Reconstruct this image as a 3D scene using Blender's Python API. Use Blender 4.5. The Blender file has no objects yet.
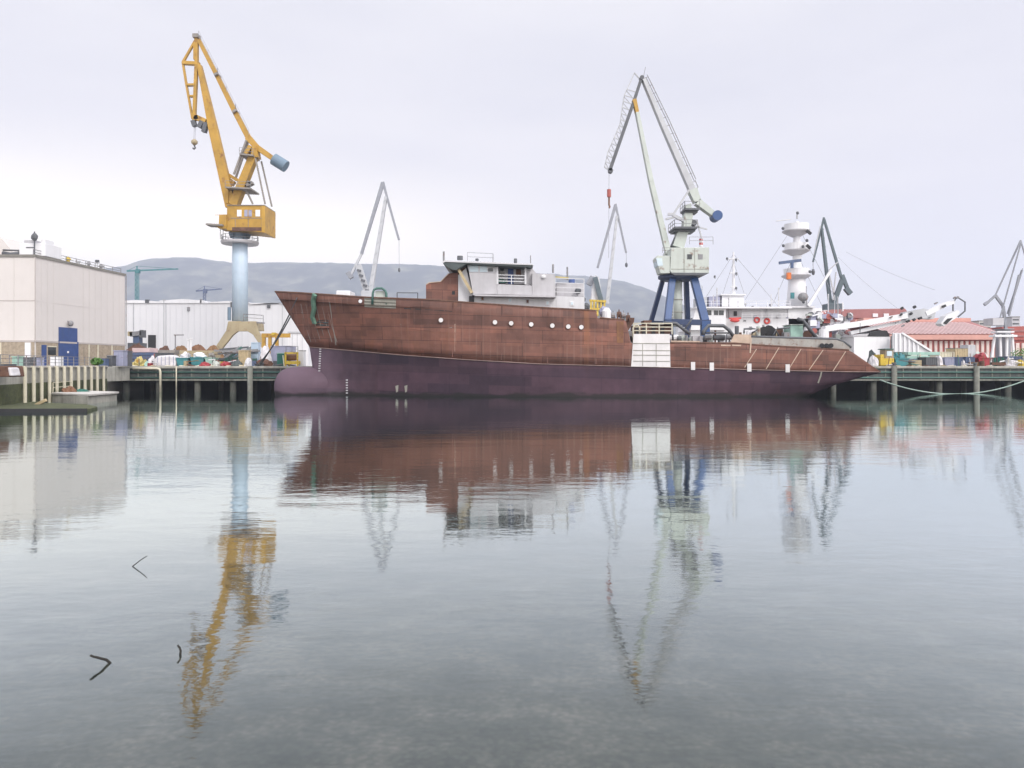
import bpy, math, random
from mathutils import Vector, noise as mnoise
R = math.radians
S = bpy.context.scene
COL = S.collection
F, CX, HY, CAMZ = 740.0, 512.0, 365.0, 3.75

# ------------------------------------------------------------------ camera, sky, sun, exposure
cd = bpy.data.cameras.new('camera'); cam = bpy.data.objects.new('camera', cd); COL.objects.link(cam)
cam.location = (0, 0, CAMZ); cam.rotation_euler = (R(90), 0, 0)
cd.sensor_width = 36; cd.lens = F / 1024 * 36; cd.shift_y = -(384 - HY) / 1024
cd.clip_start = 0.1; cd.clip_end = 20000
S.camera = cam
SUN_EL, SUN_AZ = 42.0, 148.0          # azimuth clockwise from +Y: behind and a little right of the camera
W = bpy.data.worlds.new('World'); S.world = W; W.use_nodes = True
nt = W.node_tree; nt.nodes.clear()
def wn(t): return nt.nodes.new(t)
out = wn('ShaderNodeOutputWorld'); bg = wn('ShaderNodeBackground'); bg.inputs[1].default_value = 0.1
sky = wn('ShaderNodeTexSky'); sky.sky_type = 'NISHITA'; sky.sun_disc = False
sky.sun_elevation = R(SUN_EL); sky.sun_rotation = R(SUN_AZ); sky.dust_density = 3
tc = wn('ShaderNodeTexCoord'); sep = wn('ShaderNodeSeparateXYZ')
nt.links.new(tc.outputs['Generated'], sep.inputs[0])
mp = wn('ShaderNodeMapping'); mp.inputs['Scale'].default_value = (1.3, 1.3, 5.0); mp.inputs['Rotation'].default_value = (R(6), R(8), 0)
nt.links.new(tc.outputs['Generated'], mp.inputs[0])
nz = wn('ShaderNodeTexNoise'); nz.inputs['Scale'].default_value = 1.7; nz.inputs['Detail'].default_value = 5; nz.inputs['Roughness'].default_value = .5
nt.links.new(mp.outputs[0], nz.inputs[0])
rampe = wn('ShaderNodeValToRGB')      # cloud colour by height above the horizon
e = rampe.color_ramp.elements
e[0].position = 0.0; e[0].color = (.90, .86, .83, 1)
e[1].position = 1.0; e[1].color = (.80, .80, .84, 1)
for p, c in ((.10, (.92, .885, .85, 1)), (.20, (.86, .825, .83, 1)), (.34, (.785, .768, .80, 1)), (.55, (.775, .772, .815, 1))):
    k = e.new(p); k.color = c
nt.links.new(sep.outputs[2], rampe.inputs[0])
rampn = wn('ShaderNodeValToRGB')      # soft cloud bands
e = rampn.color_ramp.elements
e[0].position = .3; e[0].color = (.915, .92, .945, 1); e[1].position = .70; e[1].color = (1.06, 1.05, 1.03, 1)
nt.links.new(nz.outputs[0], rampn.inputs[0])
mul = wn('ShaderNodeVectorMath'); mul.operation = 'MULTIPLY'
nt.links.new(rampe.outputs[0], mul.inputs[0]); nt.links.new(rampn.outputs[0], mul.inputs[1])
# unseen sky behind the camera made brighter, added as fill for the facades
dt = wn('ShaderNodeVectorMath'); dt.operation = 'DOT_PRODUCT'
sv = Vector((math.sin(R(SUN_AZ)) * math.cos(R(SUN_EL)), math.cos(R(SUN_AZ)) * math.cos(R(SUN_EL)), math.sin(R(SUN_EL))))
dt.inputs[1].default_value = sv; nt.links.new(tc.outputs['Generated'], dt.inputs[0])
mr = wn('ShaderNodeMapRange'); mr.inputs[1].default_value = .1; mr.inputs[2].default_value = 1; mr.inputs[3].default_value = 10; mr.inputs[4].default_value = 27
nt.links.new(dt.outputs['Value'], mr.inputs[0])
sc = wn('ShaderNodeVectorMath'); sc.operation = 'SCALE'
gd = wn('ShaderNodeVectorMath'); gd.operation = 'DOT_PRODUCT'; gd.inputs[1].default_value = Vector((-.55, 1, .15)).normalized(); nt.links.new(tc.outputs['Generated'], gd.inputs[0])
gr = wn('ShaderNodeMapRange'); gr.interpolation_type = 'SMOOTHSTEP'; gr.inputs[1].default_value = .80; gr.inputs[2].default_value = 1; gr.inputs[3].default_value = 0; gr.inputs[4].default_value = 1; nt.links.new(gd.outputs['Value'], gr.inputs[0])
lowm = wn('ShaderNodeMapRange'); lowm.interpolation_type = 'SMOOTHSTEP'; lowm.inputs[1].default_value = .13; lowm.inputs[2].default_value = .29; lowm.inputs[3].default_value = 1; lowm.inputs[4].default_value = .0; nt.links.new(sep.outputs[2], lowm.inputs[0])
gm = wn('ShaderNodeMath'); gm.operation = 'MULTIPLY'; nt.links.new(gr.outputs[0], gm.inputs[0]); nt.links.new(lowm.outputs[0], gm.inputs[1])
glow = wn('ShaderNodeMix'); glow.data_type = 'RGBA'; nt.links.new(gm.outputs[0], glow.inputs[0]); nt.links.new(mul.outputs[0], glow.inputs[6]); glow.inputs[7].default_value = (1.5, 1.36, 1.14, 1)
nt.links.new(glow.outputs[2], sc.inputs[0]); nt.links.new(mr.outputs[0], sc.inputs['Scale'])
mx = wn('ShaderNodeMix'); mx.data_type = 'RGBA'; mx.inputs[0].default_value = .93
nt.links.new(sky.outputs[0], mx.inputs[6]); nt.links.new(sc.outputs[0], mx.inputs[7])
nt.links.new(mx.outputs[2], bg.inputs[0]); nt.links.new(bg.outputs[0], out.inputs[0])
sd = bpy.data.lights.new('sun', 'SUN'); sd.energy = 1.5; sd.angle = R(18); sd.color = (1, .95, .88)
sun = bpy.data.objects.new('sun', sd); COL.objects.link(sun)
sun.rotation_euler = (-sv).to_track_quat('-Z', 'Y').to_euler(); sun.location = (0, 0, 80)
S.view_settings.view_transform = 'Standard'; S.view_settings.look = 'None'
S.view_settings.gamma = 1; S.view_settings.exposure = 0.2
try: S.view_settings.use_curve_mapping = False
except Exception: pass
S.render.engine = 'CYCLES'
S.cycles.use_denoising = True
S.cycles.max_bounces = 6; S.cycles.volume_bounces = 1; S.cycles.transparent_max_bounces = 8
S.cycles.caustics_reflective = False; S.cycles.caustics_refractive = True

# ------------------------------------------------------------------ materials
def mat(name, col, rough=.65, var=.18, scale=.6, rust=0, rustcol=(.16, .06, .025), streak=0, dirt=(.08, .07, .06), metal=0, bump=0, alpha=None):
    m = bpy.data.materials.new(name); m.use_nodes = True
    n, l = m.node_tree.nodes, m.node_tree.links
    b = n['Principled BSDF']; b.inputs['Roughness'].default_value = rough; b.inputs['Metallic'].default_value = metal
    t = n.new('ShaderNodeTexCoord')
    a = n.new('ShaderNodeTexNoise'); a.inputs['Scale'].default_value = scale; a.inputs['Detail'].default_value = 6; a.inputs['Roughness'].default_value = .65
    l.new(t.outputs['Object'], a.inputs[0])
    r = n.new('ShaderNodeMapRange'); r.inputs[1].default_value = .3; r.inputs[2].default_value = .7
    r.inputs[3].default_value = 1 - var; r.inputs[4].default_value = 1 + var
    l.new(a.outputs[0], r.inputs[0])
    sc = n.new('ShaderNodeVectorMath'); sc.operation = 'SCALE'; sc.inputs[0].default_value = col[:3]
    l.new(r.outputs[0], sc.inputs['Scale'])
    cur = sc.outputs[0]
    def mixin(facout, c2, cur):
        x = n.new('ShaderNodeMix'); x.data_type = 'RGBA'
        l.new(facout, x.inputs[0]); l.new(cur, x.inputs[6]); x.inputs[7].default_value = (*c2, 1)
        return x.outputs[2]
    if streak:
        mp = n.new('ShaderNodeMapping'); mp.inputs['Scale'].default_value = (2.2, 2.2, .12); l.new(t.outputs['Object'], mp.inputs[0])
        s = n.new('ShaderNodeTexNoise'); s.inputs['Scale'].default_value = 1; s.inputs['Detail'].default_value = 4; l.new(mp.outputs[0], s.inputs[0])
        q = n.new('ShaderNodeMapRange'); q.inputs[1].default_value = .48; q.inputs[2].default_value = .75; q.inputs[4].default_value = streak
        l.new(s.outputs[0], q.inputs[0]); cur = mixin(q.outputs[0], dirt, cur)
    if rust:
        s = n.new('ShaderNodeTexNoise'); s.inputs['Scale'].default_value = scale * 2.3; s.inputs['Detail'].default_value = 7; l.new(t.outputs['Object'], s.inputs[0])
        q = n.new('ShaderNodeMapRange'); q.inputs[1].default_value = .62 - rust * .25; q.inputs[2].default_value = .75 - rust * .15; q.inputs[4].default_value = .85
        l.new(s.outputs[0], q.inputs[0]); cur = mixin(q.outputs[0], rustcol, cur)
    l.new(cur, b.inputs['Base Color'])
    if bump:
        bp = n.new('ShaderNodeBump'); bp.inputs['Distance'].default_value = bump
        s = n.new('ShaderNodeTexNoise'); s.inputs['Scale'].default_value = scale * 4; s.inputs['Detail'].default_value = 5; l.new(t.outputs['Object'], s.inputs[0])
        l.new(s.outputs[0], bp.inputs['Height']); l.new(bp.outputs[0], b.inputs['Normal'])
    return m

def hull_mat(name, col, col2, seam, pw, ph, frames, frcol, rust, slime=False, bow_pale=None):
    m = bpy.data.materials.new(name); m.use_nodes = True
    n, l = m.node_tree.nodes, m.node_tree.links
    b = n['Principled BSDF']; b.inputs['Roughness'].default_value = .65; b.inputs['Specular IOR Level'].default_value = .2
    t = n.new('ShaderNodeTexCoord'); sp = n.new('ShaderNodeSeparateXYZ'); l.new(t.outputs['Object'], sp.inputs[0])
    rot = n.new('ShaderNodeMath'); rot.operation = 'MULTIPLY_ADD'; rot.inputs[1].default_value = .028; l.new(sp.outputs[0], rot.inputs[0]); l.new(sp.outputs[2], rot.inputs[2])
    cb = n.new('ShaderNodeCombineXYZ'); l.new(sp.outputs[0], cb.inputs[0]); l.new(rot.outputs[0], cb.inputs[1])
    def brick(w, h, off, mortar):
        k = n.new('ShaderNodeTexBrick'); k.inputs['Scale'].default_value = 1; k.inputs['Brick Width'].default_value = w; k.inputs['Row Height'].default_value = h
        k.inputs['Mortar Size'].default_value = mortar; k.inputs['Mortar Smooth'].default_value = .3; k.offset = off
        l.new(cb.outputs[0], k.inputs[0]); return k
    k1 = brick(pw, ph, .5, .04)
    k1.inputs['Color1'].default_value = (*col, 1); k1.inputs['Color2'].default_value = (*col2, 1); k1.inputs['Mortar'].default_value = (*seam, 1)
    k2 = brick(pw * .41, ph * .47, .37, 0)
    k2.inputs['Color1'].default_value = (1.2, 1.13, 1.1, 1); k2.inputs['Color2'].default_value = (.78, .82, .85, 1)
    mu0 = n.new('ShaderNodeVectorMath'); mu0.operation = 'MULTIPLY'; l.new(k1.outputs[0], mu0.inputs[0]); l.new(k2.outputs[0], mu0.inputs[1])
    k3 = brick(pw * 1.63, ph * 1.31, .31, 0); k3.inputs['Color1'].default_value = (1.22, 1.16, 1.14, 1); k3.inputs['Color2'].default_value = (.74, .78, .82, 1)
    mu = n.new('ShaderNodeVectorMath'); mu.operation = 'MULTIPLY'; l.new(mu0.outputs[0], mu.inputs[0]); l.new(k3.outputs[0], mu.inputs[1])
    a = n.new('ShaderNodeTexNoise'); a.inputs['Scale'].default_value = .35; a.inputs['Detail'].default_value = 8; a.inputs['Roughness'].default_value = .7; l.new(t.outputs['Object'], a.inputs[0])
    r = n.new('ShaderNodeMapRange'); r.inputs[1].default_value = .3; r.inputs[2].default_value = .7; r.inputs[3].default_value = .75; r.inputs[4].default_value = 1.25; l.new(a.outputs[0], r.inputs[0])
    sc = n.new('ShaderNodeVectorMath'); sc.operation = 'SCALE'; l.new(mu.outputs[0], sc.inputs[0]); l.new(r.outputs[0], sc.inputs['Scale'])
    cur = sc.outputs[0]
    def mixin(fac, c2, cur):
        x = n.new('ShaderNodeMix'); x.data_type = 'RGBA'; l.new(fac, x.inputs[0]); l.new(cur, x.inputs[6]); x.inputs[7].default_value = (*c2, 1); return x.outputs[2]
    # vertical grime and run-off
    mp = n.new('ShaderNodeMapping'); mp.inputs['Scale'].default_value = (1.4, 1.4, .1); l.new(t.outputs['Object'], mp.inputs[0])
    s = n.new('ShaderNodeTexNoise'); s.inputs['Scale'].default_value = 1; s.inputs['Detail'].default_value = 5; l.new(mp.outputs[0], s.inputs[0])
    q = n.new('ShaderNodeMapRange'); q.inputs[1].default_value = .5; q.inputs[2].default_value = .78; q.inputs[4].default_value = .28; l.new(s.outputs[0], q.inputs[0])
    cur = mixin(q.outputs[0], (col[0] * .5, col[1] * .55, col[2] * .6), cur)
    if frames:
        # burn marks of the frames welded on the inside
        fr = n.new('ShaderNodeMath'); fr.operation = 'MODULO'; 
        ad = n.new('ShaderNodeMath'); ad.operation = 'ADD'; ad.inputs[1].default_value = 1000; l.new(sp.outputs[0], ad.inputs[0])
        l.new(ad.outputs[0], fr.inputs[0]); fr.inputs[1].default_value = frames
        lt = n.new('ShaderNodeMath'); lt.operation = 'LESS_THAN'; lt.inputs[1].default_value = .16; l.new(fr.outputs[0], lt.inputs[0])
        s2 = n.new('ShaderNodeTexNoise'); s2.inputs['Scale'].default_value = .16; s2.inputs['Detail'].default_value = 5; l.new(t.outputs['Object'], s2.inputs[0])
        q2 = n.new('ShaderNodeMapRange'); q2.inputs[1].default_value = .47; q2.inputs[2].default_value = .62; q2.inputs[4].default_value = .3; l.new(s2.outputs[0], q2.inputs[0])
        m2 = n.new('ShaderNodeMath'); m2.operation = 'MULTIPLY'; l.new(lt.outputs[0], m2.inputs[0]); l.new(q2.outputs[0], m2.inputs[1])
        cur = mixin(m2.outputs[0], frcol, cur)
    if rust:
        s = n.new('ShaderNodeTexNoise'); s.inputs['Scale'].default_value = .22; s.inputs['Detail'].default_value = 8; l.new(mp.outputs[0], s.inputs[0])
        s.inputs['Scale'].default_value = .55
        q = n.new('ShaderNodeMapRange'); q.inputs[1].default_value = .6; q.inputs[2].default_value = .75; q.inputs[4].default_value = rust; l.new(s.outputs[0], q.inputs[0])
        cur = mixin(q.outputs[0], (.26, .11, .05), cur)
    if bow_pale:                                  # paler colour towards the bow, its edge broken by noise
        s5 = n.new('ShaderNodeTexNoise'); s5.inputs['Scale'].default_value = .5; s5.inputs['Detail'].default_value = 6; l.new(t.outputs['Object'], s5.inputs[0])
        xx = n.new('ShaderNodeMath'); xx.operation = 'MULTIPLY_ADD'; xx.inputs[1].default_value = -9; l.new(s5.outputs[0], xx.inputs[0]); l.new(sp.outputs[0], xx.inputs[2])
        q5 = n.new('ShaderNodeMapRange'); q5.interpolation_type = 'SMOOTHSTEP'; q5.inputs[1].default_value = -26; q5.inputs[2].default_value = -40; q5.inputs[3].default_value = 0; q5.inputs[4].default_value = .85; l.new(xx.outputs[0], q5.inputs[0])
        cur = mixin(q5.outputs[0], bow_pale, cur)
    if slime:                                  # weed and wet band just above the water
        mp2 = n.new('ShaderNodeMapping'); mp2.inputs['Scale'].default_value = (.5, .5, 1.2); l.new(t.outputs['Object'], mp2.inputs[0])
        s4 = n.new('ShaderNodeTexNoise'); s4.inputs['Scale'].default_value = 1; s4.inputs['Detail'].default_value = 4; l.new(mp2.outputs[0], s4.inputs[0])
        zz = n.new('ShaderNodeMath'); zz.operation = 'MULTIPLY_ADD'; zz.inputs[1].default_value = -1.1; l.new(s4.outputs[0], zz.inputs[0]); l.new(sp.outputs[2], zz.inputs[2])
        q4 = n.new('ShaderNodeMapRange'); q4.inputs[1].default_value = -.02; q4.inputs[2].default_value = -.35; q4.inputs[3].default_value = 0; q4.inputs[4].default_value = .8; l.new(zz.outputs[0], q4.inputs[0])
        cur = mixin(q4.outputs[0], (.018, .02, .017), cur)
    l.new(cur, b.inputs['Base Color'])
    bp = n.new('ShaderNodeBump'); bp.inputs['Distance'].default_value = .05; bp.inputs['Strength'].default_value = .6
    l.new(a.outputs[0], bp.inputs['Height']); l.new(bp.outputs[0], b.inputs['Normal'])
    return m

M = {}
M['hull_red'] = hull_mat('hull_red', (.215, .104, .077), (.160, .081, .063), (.095, .052, .043), 4.8, 1.55, .82, (.27, .17, .14), .5)
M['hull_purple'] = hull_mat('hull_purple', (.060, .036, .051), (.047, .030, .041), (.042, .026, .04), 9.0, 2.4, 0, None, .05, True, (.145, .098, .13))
M['white'] = mat('white', (.72, .72, .74), .5, .06, .4, streak=.12, dirt=(.35, .33, .3))
M['white_panel'] = mat('white_panel', (.70, .68, .68), .5, .08, .8, streak=.2, dirt=(.4, .36, .33))
M['ship_grey'] = mat('ship_grey', (.46, .45, .47), .55, .12, .5, streak=.25, dirt=(.28, .26, .26))
M['ship_grey_light'] = mat('ship_grey_light', (.60, .60, .62), .55, .08, .5, streak=.15, dirt=(.35, .33, .33))
M['ship_dark'] = mat('ship_dark', (.06, .075, .075), .6, .2, 1)
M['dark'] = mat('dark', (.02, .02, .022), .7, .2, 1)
M['dark_grey'] = mat('dark_grey', (.09, .095, .105), .55, .2, 1)
M['mid_grey'] = mat('mid_grey', (.22, .22, .23), .6, .2, 1, rust=.25)
M['glass_pale'] = mat('glass_pale', (.55, .66, .72), .12, .1, 1)
M['glass_dark'] = mat('glass_dark', (.035, .04, .045), .08, .1, 1)
M['yellow'] = mat('yellow', (.41, .235, .03), .5, .25, .5, rust=.12, streak=.25, dirt=(.3, .14, .03))
M['yellow_bright'] = mat('yellow_bright', (.56, .40, .04), .6, .25, 1.2, rust=.3, streak=.3, dirt=(.25, .17, .05))
M['tan'] = mat('tan', (.36, .30, .19), .7, .15, .5, streak=.3, dirt=(.22, .16, .09), rust=.12)
M['column_blue'] = mat('column_blue', (.46, .57, .68), .55, .08, .5, streak=.45, dirt=(.62, .68, .75))
M['counterweight'] = mat('counterweight', (.13, .19, .25), .6, .15, .6)
M['crane_blue'] = mat('crane_blue', (.024, .068, .19), .45, .15, .6, streak=.2, dirt=(.02, .04, .10))
M['crane_navy'] = mat('crane_navy', (.022, .04, .10), .5, .15, .6)
M['crane_pale'] = mat('crane_pale', (.47, .51, .47), .5, .08, .5, streak=.2, dirt=(.34, .36, .32), rust=.06)
M['crane_grey'] = mat('crane_grey', (.44, .45, .47), .55, .1, .5)
M['crane_midgrey'] = mat('crane_midgrey', (.24, .25, .28), .55, .1, .5)
M['crane_green'] = mat('crane_green', (.075, .105, .12), .55, .15, .5)
M['steel_green'] = mat('steel_green', (.06, .14, .12), .6, .2, .8)
M['teal'] = mat('teal', (.035, .19, .21), .6, .25, 1.5, rust=.15, streak=.4, dirt=(.12, .14, .13))
M['mint'] = mat('mint', (.30, .47, .40), .6, .15, 1.5, streak=.4, dirt=(.22, .27, .24))
M['green_dark'] = mat('green_dark', (.015, .12, .09), .6, .2, 1)
M['red'] = mat('red', (.30, .025, .035), .6, .25, 1.5, rust=.15, streak=.3)
M['orange'] = mat('orange', (.62, .16, .03), .5, .15, 1)
M['blue'] = mat('blue', (.03, .065, .20), .55, .15, .8, streak=.3, dirt=(.05, .06, .10))
M['blue_mid'] = mat('blue_mid', (.075, .11, .20), .6, .2, .8, streak=.3, rust=.15)
M['lavender'] = mat('lavender', (.30, .31, .42), .6, .15, 1, streak=.35, dirt=(.2, .2, .24), rust=.08)
M['cream'] = mat('cream', (.60, .56, .44), .7, .12, 2, streak=.3, dirt=(.3, .27, .18))
M['timber'] = mat('timber', (.20, .11, .05), .8, .3, 2)
M['wood_pale'] = mat('wood_pale', (.45, .36, .22), .75, .2, 2)
M['rusty'] = mat('rusty', (.12, .06, .04), .8, .35, 1.2, rust=.3, rustcol=(.06, .03, .025))
M['rust_orange'] = mat('rust_orange', (.18, .09, .05), .8, .3, .9, rust=.3)
M['concrete'] = mat('concrete', (.36, .35, .31), .85, .25, .8, streak=.5, dirt=(.12, .12, .09), bump=.03)
M['concrete_pale'] = mat('concrete_pale', (.50, .48, .45), .85, .15, .8, streak=.3, dirt=(.25, .24, .2), bump=.02)
M['concrete_dark'] = mat('concrete_dark', (.085, .085, .07), .9, .3, .8, streak=.4, dirt=(.03, .04, .025), bump=.03)
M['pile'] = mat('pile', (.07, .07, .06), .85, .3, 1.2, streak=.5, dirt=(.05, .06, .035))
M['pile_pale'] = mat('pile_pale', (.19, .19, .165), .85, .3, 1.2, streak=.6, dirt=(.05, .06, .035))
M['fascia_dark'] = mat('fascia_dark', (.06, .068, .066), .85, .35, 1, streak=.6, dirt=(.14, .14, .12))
M['rust_streaked'] = mat('rust_streaked', (.20, .095, .045), .8, .3, .7, rust=.3, rustcol=(.15, .065, .045), streak=.6, dirt=(.14, .06, .045))
M['moss'] = mat('moss', (.07, .08, .033), .9, .4, 1.5, rust=.35, rustcol=(.05, .05, .035), bump=.03)
M['yard'] = mat('yard', (.27, .26, .24), .9, .25, .15, rust=.15, rustcol=(.16, .13, .10))
M['hall_wall'] = mat('hall_wall', (.60, .565, .545), .7, .05, .15, streak=.16, dirt=(.52, .48, .45))
M['hall_joint'] = mat('hall_joint', (.535, .50, .48), .7, .05, 1)
M['hall_seam'] = mat('hall_seam', (.42, .38, .36), .7, .1, 1)
M['stone'] = mat('stone', (.34, .28, .21), .8, .25, 2.5, streak=.2)
M['shed_white'] = mat('shed_white', (.66, .66, .68), .7, .05, .08, streak=.15, dirt=(.55, .55, .58))
M['shed_joint'] = mat('shed_joint', (.57, .57, .60), .7, .05, 1)
M['roof_trim'] = mat('roof_trim', (.20, .19, .17), .7, .2, 1)
M['brick_red'] = mat('brick_red', (.36, .10, .085), .8, .15, .8)
M['roof_pink'] = mat('roof_pink', (.32, .145, .14), .8, .12, .5)
M['roof_rib'] = mat('roof_rib', (.60, .45, .44), .8, .1, .5)
M['fascia_pink'] = mat('fascia_pink', (.58, .31, .26), .8, .1, .5)
M['pilaster'] = mat('pilaster', (.62, .52, .48), .8, .1, .8)
M['tarp_green'] = mat('tarp_green', (.10, .19, .14), .8, .25, 2)
M['rope'] = mat('rope', (.25, .33, .29), .9, .2, 3)
M['rope_dark'] = mat('rope_dark', (.12, .13, .14), .9, .2, 3)
M['wire'] = mat('wire', (.30, .30, .33), .6, .1, 1)
M['bag_white'] = mat('bag_white', (.62, .60, .62), .8, .2, 1.5, streak=.3, dirt=(.35, .33, .32))
M['tarp_yellow'] = mat('tarp_yellow', (.45, .37, .14), .8, .35, 2)
M['stick'] = mat('stick', (.02, .018, .015), .8, .3, 20)
M['red_buoy'] = mat('red_buoy', (.55, .06, .05), .5, .1, 2)
M['strake'] = mat('strake', (.24, .17, .15), .8, .4, .5)
M['hatch'] = mat('hatch', (.24, .22, .20), .8, .2, 1)
M['bulwark_grey'] = mat('bulwark_grey', (.34, .325, .30), .7, .2, .8, streak=.45, dirt=(.2, .13, .09), rust=.15)
M['bulwark_tan'] = mat('bulwark_tan', (.52, .40, .31), .7, .15, .8, streak=.4, dirt=(.3, .2, .15))
M['primer_grey'] = mat('primer_grey', (.30, .29, .25), .7, .15, .8, streak=.3)
M['foliage'] = mat('foliage', (.07, .16, .03), .8, .4, 1)

# ------------------------------------------------------------------ mesh helpers
def P(px, py, D): return Vector(((px - CX) / F * D, D, CAMZ + (HY - py) / F * D))
def X(px, D): return (px - CX) / F * D
def Z(py, D): return CAMZ + (HY - py) / F * D
GZ = 3.5                                # level of the yard and the quay deck

class MB:
    def __init__(s): s.v = []; s.f = []
    def add(s, vs, fs):
        b = len(s.v); s.v += [tuple(v) for v in vs]; s.f += [tuple(i + b for i in f) for f in fs]; return s
    def box(s, x0, x1, y0, y1, z0, z1):
        return s.add([(x0, y0, z0), (x1, y0, z0), (x1, y1, z0), (x0, y1, z0), (x0, y0, z1), (x1, y0, z1), (x1, y1, z1), (x0, y1, z1)],
                     [(0, 3, 2, 1), (4, 5, 6, 7), (0, 1, 5, 4), (1, 2, 6, 5), (2, 3, 7, 6), (3, 0, 4, 7)])
    def pb(s, px0, px1, py0, py1, D, dep):    # box whose front face, at distance D, spans these bounds
        return s.box(X(px0, D), X(px1, D), D, D + dep, Z(py1, D), Z(py0, D))
    def prism(s, xz, y0, y1):
        n = len(xz); vs = [(x, y0, z) for x, z in xz] + [(x, y1, z) for x, z in xz]
        fs = [tuple(range(n)), tuple(range(2 * n - 1, n - 1, -1))] + [(i, i + n, (i + 1) % n + n, (i + 1) % n) for i in range(n)]
        return s.add(vs, fs)
    def pp(s, pts, D, dep): return s.prism([(X(a, D), Z(b, D)) for a, b in pts], D, D + dep)
    def hprism(s, xy, z0, z1):
        n = len(xy); vs = [(x, y, z0) for x, y in xy] + [(x, y, z1) for x, y in xy]
        fs = [tuple(range(n)), tuple(range(2 * n - 1, n - 1, -1))] + [(i, i + n, (i + 1) % n + n, (i + 1) % n) for i in range(n)]
        return s.add(vs, fs)
    def bar(s, p, q, w, d, w2=None, d2=None):
        p, q = Vector(p), Vector(q); t = (q - p).normalized()
        a = Vector((0, 1, 0)) if abs(t.y) < .9 else Vector((1, 0, 0))
        u = t.cross(a).normalized(); a = u.cross(t).normalized()
        w2 = w if w2 is None else w2; d2 = d if d2 is None else d2
        vs = [c + u * (i * ww / 2) + a * (j * dd / 2) for c, ww, dd in ((p, w, d), (q, w2, d2)) for i, j in ((-1, -1), (1, -1), (1, 1), (-1, 1))]
        return s.add(vs, [(0, 3, 2, 1), (4, 5, 6, 7), (0, 1, 5, 4), (1, 2, 6, 5), (2, 3, 7, 6), (3, 0, 4, 7)])
    def tube(s, pts, r, n=8, r2=None):
        pts = [Vector(p) for p in pts]; m = len(pts); vs = []; fs = []
        for i, p in enumerate(pts):
            t = (pts[min(i + 1, m - 1)] - pts[max(i - 1, 0)]).normalized()
            a = Vector((0, 1, 0)) if abs(t.y) < .9 else Vector((1, 0, 0))
            u = t.cross(a).normalized(); w = u.cross(t).normalized()
            rr = r if r2 is None else r + (r2 - r) * i / (m - 1)
            vs += [p + (u * math.cos(2 * math.pi * k / n) + w * math.sin(2 * math.pi * k / n)) * rr for k in range(n)]
        for i in range(m - 1):
            for k in range(n): fs.append((i * n + k, i * n + (k + 1) % n, (i + 1) * n + (k + 1) % n, (i + 1) * n + k))
        fs.append(tuple(range(n - 1, -1, -1))); fs.append(tuple(range((m - 1) * n, m * n)))
        return s.add(vs, fs)
    def lathe(s, c, prof, n=20):             # prof: (radius, z)
        vs = []; fs = []
        for r, z in prof: vs += [(c[0] + r * math.cos(2 * math.pi * k / n), c[1] + r * math.sin(2 * math.pi * k / n), c[2] + z) for k in range(n)]
        for i in range(len(prof) - 1):
            for k in range(n): fs.append((i * n + k, i * n + (k + 1) % n, (i + 1) * n + (k + 1) % n, (i + 1) * n + k))
        fs.append(tuple(range(n - 1, -1, -1))); fs.append(tuple(range((len(prof) - 1) * n, len(prof) * n)))
        return s.add(vs, fs)
    def blob(s, c, rx, ry, rz, seed=0, rough=.25, n=18, flat=True):
        vs = []; fs = []; m = n // 2
        for i in range(m + 1):
            th = math.pi * i / m
            for k in range(n):
                ph = 2 * math.pi * k / n
                d = Vector((math.sin(th) * math.cos(ph), math.sin(th) * math.sin(ph), math.cos(th)))
                q = 1 + rough * mnoise.noise(d * 2.2 + Vector((seed * 7.1, seed * 3.3, 0))) + rough * .5 * mnoise.noise(d * 5 + Vector((seed, 0, 9)))
                z = d.z * rz * q
                if flat: z = max(z, -rz * .02)
                vs.append((c[0] + d.x * rx * q, c[1] + d.y * ry * q, c[2] + z))
        for i in range(m):
            for k in range(n): fs.append((i * n + k, (i + 1) * n + k, (i + 1) * n + (k + 1) % n, i * n + (k + 1) % n))
        return s.add(vs, fs)
    def build(s, name, m, parent=None, smooth=False, bevel=0, org=None):
        xs = [v[0] for v in s.v]; ys = [v[1] for v in s.v]; zs = [v[2] for v in s.v]
        o0 = ORG[parent] if parent is not None else (org or Vector(((min(xs) + max(xs)) / 2, (min(ys) + max(ys)) / 2, min(zs))))
        me = bpy.data.meshes.new(name); me.from_pydata([(v[0] - o0[0], v[1] - o0[1], v[2] - o0[2]) for v in s.v], [], s.f); me.update()
        import bmesh
        bm = bmesh.new(); bm.from_mesh(me); bmesh.ops.recalc_face_normals(bm, faces=bm.faces); bm.to_mesh(me); bm.free()
        o = bpy.data.objects.new(name, me); COL.objects.link(o); me.materials.append(M[m] if isinstance(m, str) else m)
        if smooth:
            for p in me.polygons: p.use_smooth = True
        if bevel:
            b = o.modifiers.new('bevel', 'BEVEL'); b.width = bevel; b.segments = 2; b.limit_method = 'ANGLE'
        if parent is not None: o.parent = parent
        else: o.location = o0
        ORG[o] = o0
        return o
ORG = {}
def tag(o, label, cat, group=None):
    o['label'] = label; o['category'] = cat
    if group: o['group'] = group
    return o
def thing(name, label, cat, loc, group=None):
    o = bpy.data.objects.new(name, None); COL.objects.link(o); o.location = loc; o.empty_display_size = .2
    ORG[o] = Vector(loc); return tag(o, label, cat, group)
def struct(o): o['kind'] = 'structure'; return o
def stuff(o): o['kind'] = 'stuff'; return o
def catenary(p, q, sag, n=18):
    p, q = Vector(p), Vector(q)
    return [p.lerp(q, i / n) - Vector((0, 0, sag * 4 * (i / n) * (1 - i / n))) for i in range(n + 1)]
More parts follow.
